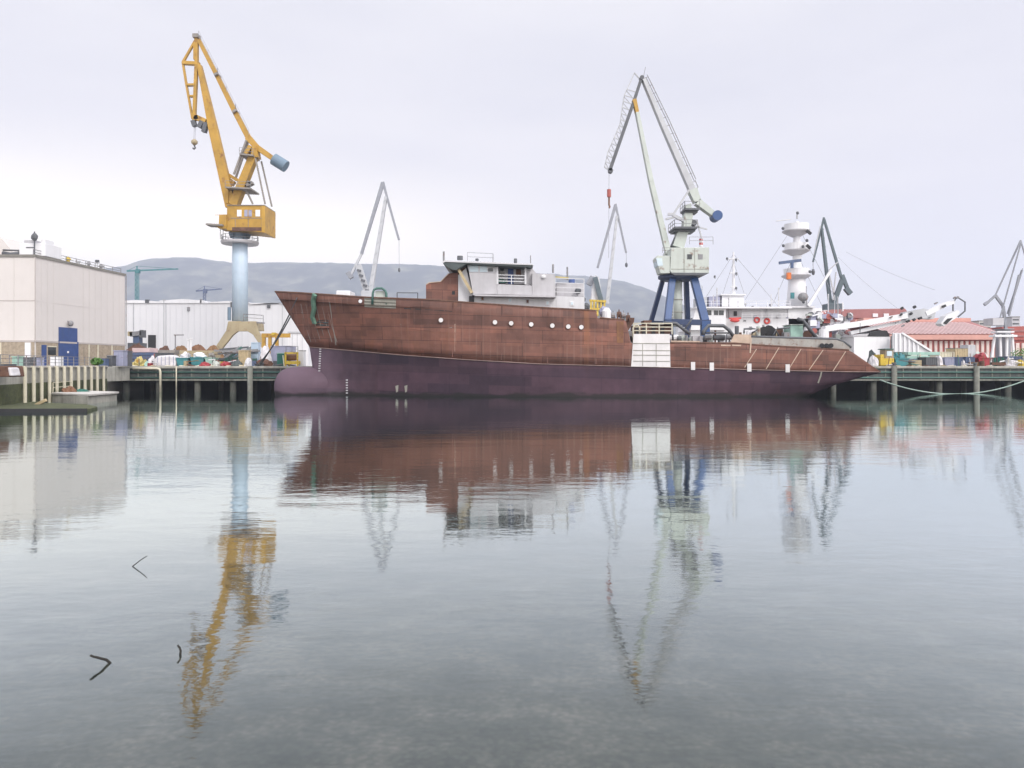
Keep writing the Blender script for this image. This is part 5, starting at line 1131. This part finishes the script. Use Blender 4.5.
# ------------------------------------------------------------------ loose gear on the quay
QG = GZ + .0
def on(px, D): return Vector((X(px, D), D, QG))
def crate(name, label, cat, px0, px1, py0, D, m, dep=2.2, grp=None, lid=None, ribs=5):
    o = thing(name, label, cat, on((px0 + px1) / 2, D), grp)
    x0, x1 = X(px0, D), X(px1, D); z1 = Z(py0, D)
    MB().box(x0, x1, D, D + dep, QG + .08, z1).build('body', m, o, bevel=.03)
    mb = MB(); n_ = max(2, ribs)
    for i in range(n_ + 1):
        x = x0 + (x1 - x0) * i / n_; mb.box(x - .05, x + .05, D - .06, D + .01, QG + .1, z1 - .03)
    mb.build('rib', m, o)
    MB().box(x0 - .05, x1 + .05, D - .09, D + dep + .05, z1, z1 + .1).build('lid', lid or m, o)
    MB().box(x0 + .1, x0 + .35, D + .1, D + dep - .1, QG, QG + .08).build('skid', 'dark', o); MB().box(x1 - .35, x1 - .1, D + .1, D + dep - .1, QG, QG + .08).build('skid', 'dark', o)
    return o
def skip(label, px0, px1, py0, D, m, fill, grp=None):
    o = thing('skip', label, 'skip', on((px0 + px1) / 2, D), grp)
    x0, x1, z1 = X(px0, D), X(px1, D), Z(py0, D); w = x1 - x0
    MB().prism([(x0, z1), (x0 + w * .14, QG + .05), (x1 - w * .14, QG + .05), (x1, z1)], D, D + 2).build('body', m, o, bevel=.03)
    MB().box(x0 - .06, x1 + .06, D - .06, D + 2.06, z1, z1 + .12).build('rim', m, o)
    MB().blob(((x0 + x1) / 2, D + 1, z1 + .1), w * .42, .8, .7, int(px0), .5).build('load', fill, o)
    return o
def heap(name, label, cat, px0, px1, py0, D, m, seed, rough=.35, grp=None, base=None):
    x0, x1 = X(px0, D), X(px1, D); z1 = Z(py0, D); b = QG if base is None else base
    return tag(MB().blob(((x0 + x1) / 2, D + .8, b), (x1 - x0) / 2, .9, z1 - b, seed, rough, 22).build(name, m), label, cat, grp)
D = 104.0
heap('tarp_heap', 'crumpled yellow tarpaulin heap at the left quay end', 'tarpaulin', 129, 143, 358, D, 'tarp_yellow', 2, .6)
heap('tarp_heap', 'white sheeted heap beside the yellow tarpaulin', 'tarpaulin', 146, 153, 356.5, D, 'bag_white', 3, .4)
heap('sack', 'small mint sack between yellow and white heaps', 'sack', 143, 147, 361, D - .6, 'mint', 5, .3)
o = thing('bulk_bag', 'long white cargo bag lying on the left quay edge', 'bag', on(164, D)); 
MB().prism([(X(153, D), QG), (X(175.5, D), QG), (X(176, D), Z(362, D)), (X(174, D), Z(356.5, D)), (X(170, D), Z(355, D)), (X(157, D), Z(355.8, D)), (X(154, D), Z(359, D))], D, D + 2).build('body', 'bag_white', o, bevel=.25)
mb = MB()
for px in (157, 161, 165, 169, 173): mb.pb(px, px + .5, 356.5, 365, D - .05, .1)
mb.build('strap', 'lavender', o)
crate('hopper_box', 'dark slate box standing behind the white cargo bag', 'box', 155, 167, 353.5, 108, 'dark_grey')
skip('blue-green open skip nearest the white cargo bag', 176, 188, 358.5, D, 'teal', 'bag_white', 'skips on the left quay')
skip('turquoise open skip heaped with white bags', 190, 204, 358, D, 'teal', 'white', 'skips on the left quay')
skip('small pale turquoise skip left of the steel heap', 205, 212.5, 358.5, D, 'mint', 'hatch', 'skips on the left quay')
heap('hose_coil', 'red coiled hose on the quay below the turquoise skips', 'hose', 197, 209, 362.3, 103, 'red', 4, .3)
heap('hose_coil', 'red coiled hose on the quay before the steel heap', 'hose', 218, 229, 361.6, 103, 'red', 8, .3)
heap('sack', 'pale green sack between the two red hoses', 'sack', 210, 217, 360.5, 103.2, 'crane_pale', 9, .3)
heap('sack', 'dark plum sack right of the red hose', 'sack', 230, 240, 360, 103.4, 'ship_dark', 11, .3)
rng = random.Random(5)
for i in range(14):
    t_ = i / 13; px0 = rng.uniform(212, 228); px1 = px0 + rng.uniform(16, 34); py = rng.uniform(349, 361); D_ = rng.uniform(106, 111)
    if i % 3 == 0: a, b = P(px0 + 4, 364, D_), P(px1 + 4, 347, D_)
    else: a, b = P(px0, py, D_), P(px1, py + rng.uniform(-2.5, 2), D_)
    tag(MB().bar(a, b, .28, .3).build('steel_beam', rng.choice(['steel_green', 'mid_grey', 'dark_grey', 'crane_pale', 'steel_green'])), 'steel beam lying in the heap under the yellow crane', 'steel beam', 'steel beams heaped under the yellow crane')
for i in range(5):
    px = 224 + i * 7; D_ = 113; tag(MB().box(X(px, D_), X(px + 8, D_), D_, D_ + 2, QG, Z(352 - (i % 2) * 2, D_)).build('steel_section', ['dark_grey', 'counterweight', 'mid_grey', 'steel_green', 'dark_grey'][i], bevel=.05), ['dark grey steel section farthest left under the crane portal', 'slate blue steel section under the crane portal', 'light grey rusty steel section in the middle under the portal', 'green steel section under the right portal leg', 'dark grey steel section right of the green one'][i], 'steel section')
crate('cable_cabinet', 'sandy cream cabinet right of the steel beam heap', 'cabinet', 239, 248, 351, 105, 'wood_pale', 1.2)
crate('cable_cabinet', 'pale blue tall cabinet beside the yellow crane leg', 'cabinet', 251.5, 258, 343, 108, 'column_blue', 1.2)
heap('sack', 'white cone-shaped sack next to the pale blue cabinet', 'sack', 258, 270, 346, 106, 'bag_white', 13, .2)
heap('sack', 'rusty brown sack under the white cone sack', 'sack', 252, 271, 359.5, 103.5, 'rusty', 14, .4)
heap('sack', 'light sack by the sandy cabinet foot', 'sack', 243, 250, 358, 103.2, 'ship_grey_light', 15, .3)
crate('container', 'lavender grey container left of the yellow rack', 'container', 271, 290, 346.5, 108, 'lavender', 3)
crate('oil_cabinet', 'dark green upright cabinet before the lavender container', 'cabinet', 277.5, 284, 353.5, 104, 'green_dark', 1.2, lid='mint')
rk = thing('tank_rack', 'yellow frame rack holding a rusty tank near the bow', 'rack', on(291.5, D))
for px in (285.5, 297.5):
    for dy in (0, 1.6): MB().bar(on(px, D) + Vector((0, dy, 0)), Vector((X(px, D), D + dy, Z(352, D))), .22, .2).build('post', 'yellow_bright', rk)
for py in (353, 363): 
    for dy in (0, 1.6): MB().bar(P(285.5, py, D) + Vector((0, dy, 0)), P(297.5, py, D) + Vector((0, dy, 0)), .24, .2).build('rail', 'yellow_bright', rk)
MB().pb(284.8, 298.2, 361, 364.3, D - .15, 2).build('tray', 'yellow_bright', rk)
tag(MB().tube([P(286.8, 357.3, D + .8), P(296.3, 357.3, D + .8)], .45, 14).build('tank', 'rust_orange', smooth=False), 'rusty orange tank lying inside the yellow rack', 'tank')
mb = MB(); rail(mb, [P(286, 352, D + .2), P(298, 352, D + .2)], .8, .03, 2, .8); tag(mb.build('guard_rail', 'mid_grey'), 'thin grey guard rail above the yellow rack', 'railing')
crate('tool_chest', 'white chest with dark base right of the yellow rack', 'chest', 299, 303.5, 351, 105, 'white', 1.2, lid='mid_grey')
gt = thing('gantry', 'yellow gantry beam frame left of the white cabin', 'gantry', on(275, 128))
MB().bar(P(262, 335.5, 128), P(290, 335.5, 128), .7, .6).build('beam', 'yellow', gt)
for px in (264, 270, 277): MB().bar(P(px, 335.5, 128), on(px, 128), .5, .5).build('leg', 'yellow', gt)
MB().pb(271.5, 275, 332.5, 335, 127.6, 1).build('trolley', 'yellow_bright', gt)
# yard behind: rusty heaps, loader, lamp posts
for i, (a, b, py, mm) in enumerate(((122, 148, 344, 'rusty'), (140, 160, 348, 'hatch'), (154, 172, 346.5, 'rusty'), (168, 190, 345.5, 'timber'), (184, 208, 344.5, 'rust_orange'), (200, 224, 346, 'timber'))):
    heap('scrap_heap', ['reddish scrap heap beneath the boom lift', 'grey scrap heap before the dark shed door', 'rust red scrap heap just right of the dark shed door', 'brown timber heap by the dark thin lamp post', 'rusty orange heap along the white shed', 'brown timber heap nearest the crane leg'][i], 'heap', a, b, py, 145, mm, 20 + i, .16, 'heaps in the yard')
for i, (a, b, py, mm) in enumerate(((131, 150, 348, 'roof_rib'), (126, 155, 352.5, 'blue_mid'), (157, 176, 350, 'hatch'), (178, 214, 350.5, 'tan'))):
    o = thing('material_stack', ['pinkish white stack below the reddish heap', 'long blue grey stack behind the yellow tarpaulin', 'khaki stack behind the dark slate box', 'long tan stack behind the turquoise skips'][i], 'stack', on((a + b) / 2, 122 - i)); D_ = 122 - i
    k = 4
    for j in range(k):
        z0, z1 = QG + (Z(py, D_) - QG) * j / k, QG + (Z(py, D_) - QG) * (j + 1) / k
        MB().box(X(a + rng.uniform(0, 2), D_), X(b - rng.uniform(0, 2), D_), D_ + rng.uniform(0, .2), D_ + 3, z0 + .06, z1).build('bundle', mm, o, bevel=.03)
lf = thing('boom_lift', 'grey boom lift with a yellow basket by the shed corner', 'lift', on(138, 150))
MB().bar(P(131, 334.5, 150), P(142, 333, 150), .9, 1).build('boom', 'mid_grey', lf); MB().pb(127.5, 132, 331.5, 336, 149.5, 1.5).build('basket', 'tan', lf)
MB().pb(139.5, 142.5, 330, 337.5, 149.5, 1.5).build('counterweight', 'dark_grey', lf); MB().pb(133, 139, 336, 343, 149.8, 1.5).build('mast', 'blue_mid', lf)
MB().box(X(130, 150), X(142, 150), 149, 152, QG, Z(343, 150)).build('chassis', 'dark_grey', lf)
for i, (px, py, arm, mm) in enumerate(((175.3, 335, 8, 'mid_grey'), (188, 339.5, 0, 'white'), (190.8, 338.5, 0, 'white'), (163.8, 300, 0, 'crane_grey'))):
    D_ = 125 if i < 3 else 150; o = thing('lamp_post', ['dark thin lamp post with arm before the white shed', 'shorter white post of the pair by the turquoise skips', 'taller white post of the pair by the turquoise skips', 'tall pale lamp post right of the dark shed door'][i], 'lamp post', on(px, D_))
    MB().tube([on(px, D_), P(px, py, D_)], .1 if mm != 'white' else .16, 8).build('pole', mm, o); MB().bar(P(px - 1, py, D_), P(px + max(2, arm), py, D_), .18, .4).build('arm', mm, o)
# before the hall
for i, (a, b, py, D_, mm, nm, lb) in enumerate(((113.5, 123, 351, 98, 'lavender', 'cabinet', 'lavender cabinet by the far hall corner'), (106.5, 112, 356, 97, 'dark_grey', 'bin', 'dark bin left of the lavender cabinet'), (123.5, 128, 351.5, 100, 'dark_grey', 'cabinet', 'dark narrow cabinet right of the lavender one'), (95, 105, 358.5, 96, 'blue_mid', 'bench', 'low blue grey bench before the stone hall base'), (12, 16, 357, 80, 'mint', 'cabinet', 'pale mint cabinet behind the railing'), (50, 58, 356.5, 95, 'white', 'barrier', 'white barrier left of the blue hall door'), (22, 30, 358, 85, 'dark_grey', 'bin', 'dark grey bin behind the railing posts'), (33, 38, 357.5, 88, 'lavender', 'bin', 'pale violet bin by the white hall door'))):
    o = thing(nm, lb, nm, Vector((X((a + b) / 2, D_), D_, WT + .1)))
    MB().box(X(a, D_), X(b, D_), D_, D_ + 1.2, WT + .1, Z(py, D_)).build('body', mm, o, bevel=.05); MB().box(X(a, D_) - .06, X(b, D_) + .06, D_ - .06, D_ + 1.26, Z(py, D_), Z(py, D_) + .09).build('lid', 'mid_grey' if i % 2 else mm, o)
    for k in range(3): MB().box(X(a + (b - a) * (k + .5) / 3, D_) - .04, X(a + (b - a) * (k + .5) / 3, D_) + .04, D_ - .04, D_ + .02, WT + .2, Z(py, D_) - .1).build('rib', mm, o)
def shrub(name, label, c, r, h, seed):
    rg = random.Random(seed); o = thing(name, label, 'shrub', c); mb = MB()
    for i in range(420):
        d = Vector((rg.gauss(0, 1), rg.gauss(0, 1), rg.gauss(0, 1))).normalized() * rg.random() ** .4
        p = Vector(c) + Vector((d.x * r, d.y * r, h * .55 + d.z * h * .45)); a = Vector((rg.uniform(-1, 1), rg.uniform(-1, 1), rg.uniform(-1, 1))).normalized(); b = a.orthogonal().normalized(); w = rg.uniform(.1, .22)
        mb.add([p - a * w, p + b * w * .6, p + a * w, p - b * w * .6], [(0, 1, 2, 3)])
    mb.build('foliage', 'foliage', o); MB().tube([Vector(c), Vector(c) + Vector((0, 0, h * .6))], .08, 6).build('stem', 'timber', o)
M['foliage_yellow'] = mat('foliage_yellow', (.30, .30, .04), .8, .4, 1)
shrub('shrub', 'green bush at the far right quay end', Vector((X(1021, 125), 125, GZ)), 1.6, 3.2, 5)
shrub('shrub', 'low green bush on top of the sea wall end', Vector((X(97, 92), 92, WT + .1)), .7, 1.0, 8)
# right quay
D = 104.0
yb = thing('generator', 'bright yellow generator box with brown cabin near the stern', 'generator', on(887, D))
MB().pb(880.5, 894.3, 358.3, 365.6, D, 2).build('body', 'yellow_bright', yb, bevel=.06); MB().pb(880.5, 884.5, 354.5, 358.3, D, 2).build('hood', 'yellow_bright', yb, bevel=.06)
MB().pb(885.5, 893.5, 349.5, 358.2, D + .2, 1.6).build('cabin', 'stone', yb); MB().pb(887, 892, 351, 356, D + .12, .1).build('window', 'glass_pale', yb); MB().pb(884.8, 894, 348.6, 349.5, D, 2).build('roof', 'steel_green', yb)
heap('sack', 'white sack against the stern end of the quay', 'sack', 872, 880, 356, D, 'bag_white', 31, .3); heap('sack', 'dark teal bundle behind the white stern sack', 'sack', 871, 878, 350, 106, 'ship_dark', 32, .3)
skip('teal skip right of the yellow generator', 895, 909, 359, D, 'teal', 'teal', 'skips on the right quay')
crate('container', 'black low box behind the teal skip', 'container', 894.5, 907, 354.2, 108, 'dark', 2)
ms = thing('panel_stack', 'mint green stack of sheets on the right quay', 'stack', on(920, 106))
for j, (a, b, y0, y1, mm) in enumerate(((907, 929, 361, 364.8, 'mint'), (909, 926, 358.8, 361, 'counterweight'), (907, 930, 356, 358.8, 'mint'), (911, 928, 355, 356, 'crane_pale'), (908, 940, 352, 355, 'mint'))): MB().pb(a, b, y0, y1, 106 + j * .12, 2).build('sheet_bundle', mm, ms, bevel=.03)
crate('crate', 'dark slate crate before the mint sheets', 'crate', 926.5, 937, 357.8, 104, 'dark_grey'); heap('sack', 'white sack right of the dark slate crate', 'sack', 938, 944.5, 356, 104, 'bag_white', 35, .3)
crate('crate', 'lavender crate left of two blue ones', 'crate', 945.5, 953.5, 358, 104, 'lavender'); crate('crate', 'blue crate touching the lavender crate', 'crate', 954.3, 962, 357.6, 104, 'blue_mid')
crate('crate', 'blue crate standing left of the red skip', 'crate', 966, 974.3, 357.5, 104, 'blue_mid'); heap('sack', 'white sack between the two blue crates', 'sack', 962, 967, 359, 103.6, 'bag_white', 37, .3)
skip('bright red skip on the right quay', 978.5, 991.5, 358.5, D, 'red', 'red', 'skips on the right quay')
rkk = thing('gas_rack', 'dark green cylinder rack right of the red skip', 'rack', on(998, D))
for i in range(7): MB().tube([on(993 + i * 1.9, D + .4), P(993 + i * 1.9, 357.5, D + .4)], .12, 8).build('gas_cylinder', 'green_dark' if i % 2 else 'ship_dark', rkk)
MB().pb(992, 1006, 362.3, 365, D, 1).build('tray', 'rusty', rkk)
crate('crate', 'large sandy wooden crate behind the blue crates', 'crate', 955.5, 967.5, 348.5, 112, 'wood_pale', 2.5, lid='mid_grey'); crate('cabinet', 'pale blue grey machine cabinet right of the wooden crate', 'cabinet', 968, 975, 345.5, 112, 'ship_grey_light', 2)
crate('container', 'cream container left of the large wooden crate', 'container', 939, 954, 352.5, 112, 'cream', 2.5); crate('container', 'grey blue container behind the gas cylinders', 'container', 1007, 1022, 357, 107, 'blue_mid', 2)
heap('tarp_heap', 'white tarpaulin heap at the right edge of the quay', 'tarpaulin', 1008, 1021, 359, 103.5, 'bag_white', 41, .5); heap('buoy', 'round yellow buoy at the extreme right quay edge', 'buoy', 1020.5, 1027, 359.5, 103.2, 'yellow_bright', 42, .05)
heap('sack', 'grey green pallet load behind the red skip', 'sack', 977, 992, 352, 110, 'crane_pale', 43, .4)
for i in range(12):
    px = 900 + i * 9.4 + rng.uniform(-2, 2); heap('timber_offcut', 'low pale offcut lying along the right quay edge', 'offcut', px - 2, px + 2, 365.3, 102.6, rng.choice(['wood_pale', 'rusty', 'cream']), 50 + i, .5, 'offcuts along the right quay edge')
for i in range(9):
    px = 134 + i * 15 + rng.uniform(-3, 3); heap('timber_offcut', 'low pale offcut lying along the left quay edge', 'offcut', px - 2, px + 2, 365.4, 102.6, rng.choice(['wood_pale', 'rusty', 'cream', 'teal']), 70 + i, .5, 'offcuts along the left quay edge')
rng = random.Random(21)
for side, lo_, hi_, n_ in (('left', 134, 286, 34), ('right', 882, 1024, 34)):
    for i in range(n_):
        px = rng.uniform(lo_, hi_); D_ = rng.uniform(103, 110); b_ = on(px, D_); h_ = rng.uniform(.5, 1.1); mm = rng.choice(['rusty', 'blue_mid', 'bag_white', 'ship_grey', 'tan', 'dark_grey', 'teal', 'red', 'crane_pale', 'timber', 'mid_grey', 'cream', 'yellow'])
        if rng.random() < .5:
            tag(MB().lathe(b_, [(.29, 0), (.3, h_ * .33), (.33, h_ * .36), (.3, h_ * .4), (.3, h_ * .66), (.33, h_ * .7), (.3, h_ * .74), (.29, h_), (.2, h_ + .02)], 10).build('drum', mm), 'small dented drum standing among the gear on the %s quay' % side, 'drum', 'drums on the %s quay' % side)
        else:
            w_ = rng.uniform(.3, .8); o = MB(); nn = 3
            for k in range(nn): o.box(b_.x - w_, b_.x + w_, b_.y, b_.y + .8, b_.z + h_ * k / nn + .03, b_.z + h_ * (k + 1) / nn)
            o.box(b_.x - w_ * .9, b_.x - w_ * .7, b_.y + .05, b_.y + .75, b_.z, b_.z + h_); o.box(b_.x + w_ * .7, b_.x + w_ * .9, b_.y + .05, b_.y + .75, b_.z, b_.z + h_)
            tag(o.build('slatted_box', mm), 'small slatted box standing among the gear on the %s quay' % side, 'box', 'slatted boxes on the %s quay' % side)
for side, lo_, hi_ in (('left', 128, 288), ('right', 882, 1026)):
    for i in range(44):
        px = rng.uniform(lo_, hi_); D_ = rng.uniform(102.6, 107); mm = rng.choice(['mid_grey', 'dark_grey', 'rusty', 'white', 'steel_green', 'dark', 'cream', 'timber', 'ship_grey', 'brick_red'])
        if i % 3 == 0:
            tag(MB().tube([on(px, D_), on(px, D_) + Vector((rng.uniform(-.2, .2), 0, rng.uniform(.8, 2.2)))], rng.uniform(.03, .07), 6).build('stanchion', mm), 'thin upright stanchion among the gear on the %s quay' % side, 'stanchion', 'stanchions on the %s quay' % side)
        else:
            l_ = rng.uniform(.6, 2.4); z_ = rng.uniform(.08, 1.1); tag(MB().tube([on(px, D_) + Vector((0, 0, z_)), on(px, D_) + Vector((l_, rng.uniform(-.3, .3), max(.06, z_ + rng.uniform(-.6, .4))))], rng.uniform(.05, .11), 6).build('pipe', mm), 'short length of pipe lying in the gear on the %s quay' % side, 'pipe', 'pipes on the %s quay' % side)
for px in (262, 894, 975):
    o = MB().lathe(on(px, 102.5), [(.22, 0), (.2, .35), (.32, .42), (.3, .6)], 12); tag(o.build('bollard', 'dark_grey'), {262: 'dark iron bollard on the quay left of the bow', 894: 'dark iron bollard beside the yellow generator', 975: 'dark iron bollard in front of the blue crates'}[px], 'bollard', 'bollards on the quay')

# ------------------------------------------------------------------ ropes, sticks
for (a, b), (c_, d), lb in (((297.5, 297.5), (263, 334.5), 'upper mooring rope from the bow down to the quay'), ((291, 316), (260, 340), 'lower mooring rope from the bow down to the quay')):
    q = sp(a, b, .05); tag(MB().tube(catenary(q, on(c_ - 4, 103), .5), .09, 6).build('mooring_rope', 'rope_dark', smooth=True), lb, 'rope')
q = P(880, 380, 93); tag(MB().tube(catenary(q, P(1045, 371.5, 101.2), 2.4, 28), .085, 6).build('mooring_rope', 'rope', smooth=True), 'slack green mooring rope from the stern to the right quay', 'rope')
def stick(pts, r, lb):
    tag(MB().tube([Vector(p) for p in pts], r, 7, r * .7).build('stick', 'stick', smooth=True), lb, 'stick')
def wp(px, py): d = CAMZ * F / (py - HY); return Vector(((px - CX) / F * d, d, 0))
def tip(px, y0, y1):
    d = CAMZ * F / ((y0 + y1) / 2 - HY); return Vector(((px - CX) / F * d, d, (y1 - y0) / 2 * d / F))
b_ = wp(110, 663); stick([b_ + Vector((.03, 0, -.12)), b_, tip(106, 659.6, 667), tip(102, 658.8, 671.5), tip(97, 657.4, 675), tip(93, 656.6, 678), tip(90, 655.2, 680)], .019, 'dark bent stick leaning left out of the shallow water')
b_ = wp(180, 654.5); stick([b_ + Vector((0, 0, -.1)), b_ + Vector((0, 0, -.01)), tip(180.6, 651, 657), tip(179.8, 648, 660), tip(177.5, 645, 663)], .017, 'short upright dark stick nearest the crane reflection')
b_ = wp(132.5, 566.5); stick([b_ + Vector((-.03, 0, -.06)), b_, tip(137, 563, 570), tip(140, 560.5, 572), tip(147, 556, 577.5)], .011, 'thin dark twig poking from the water farthest out')
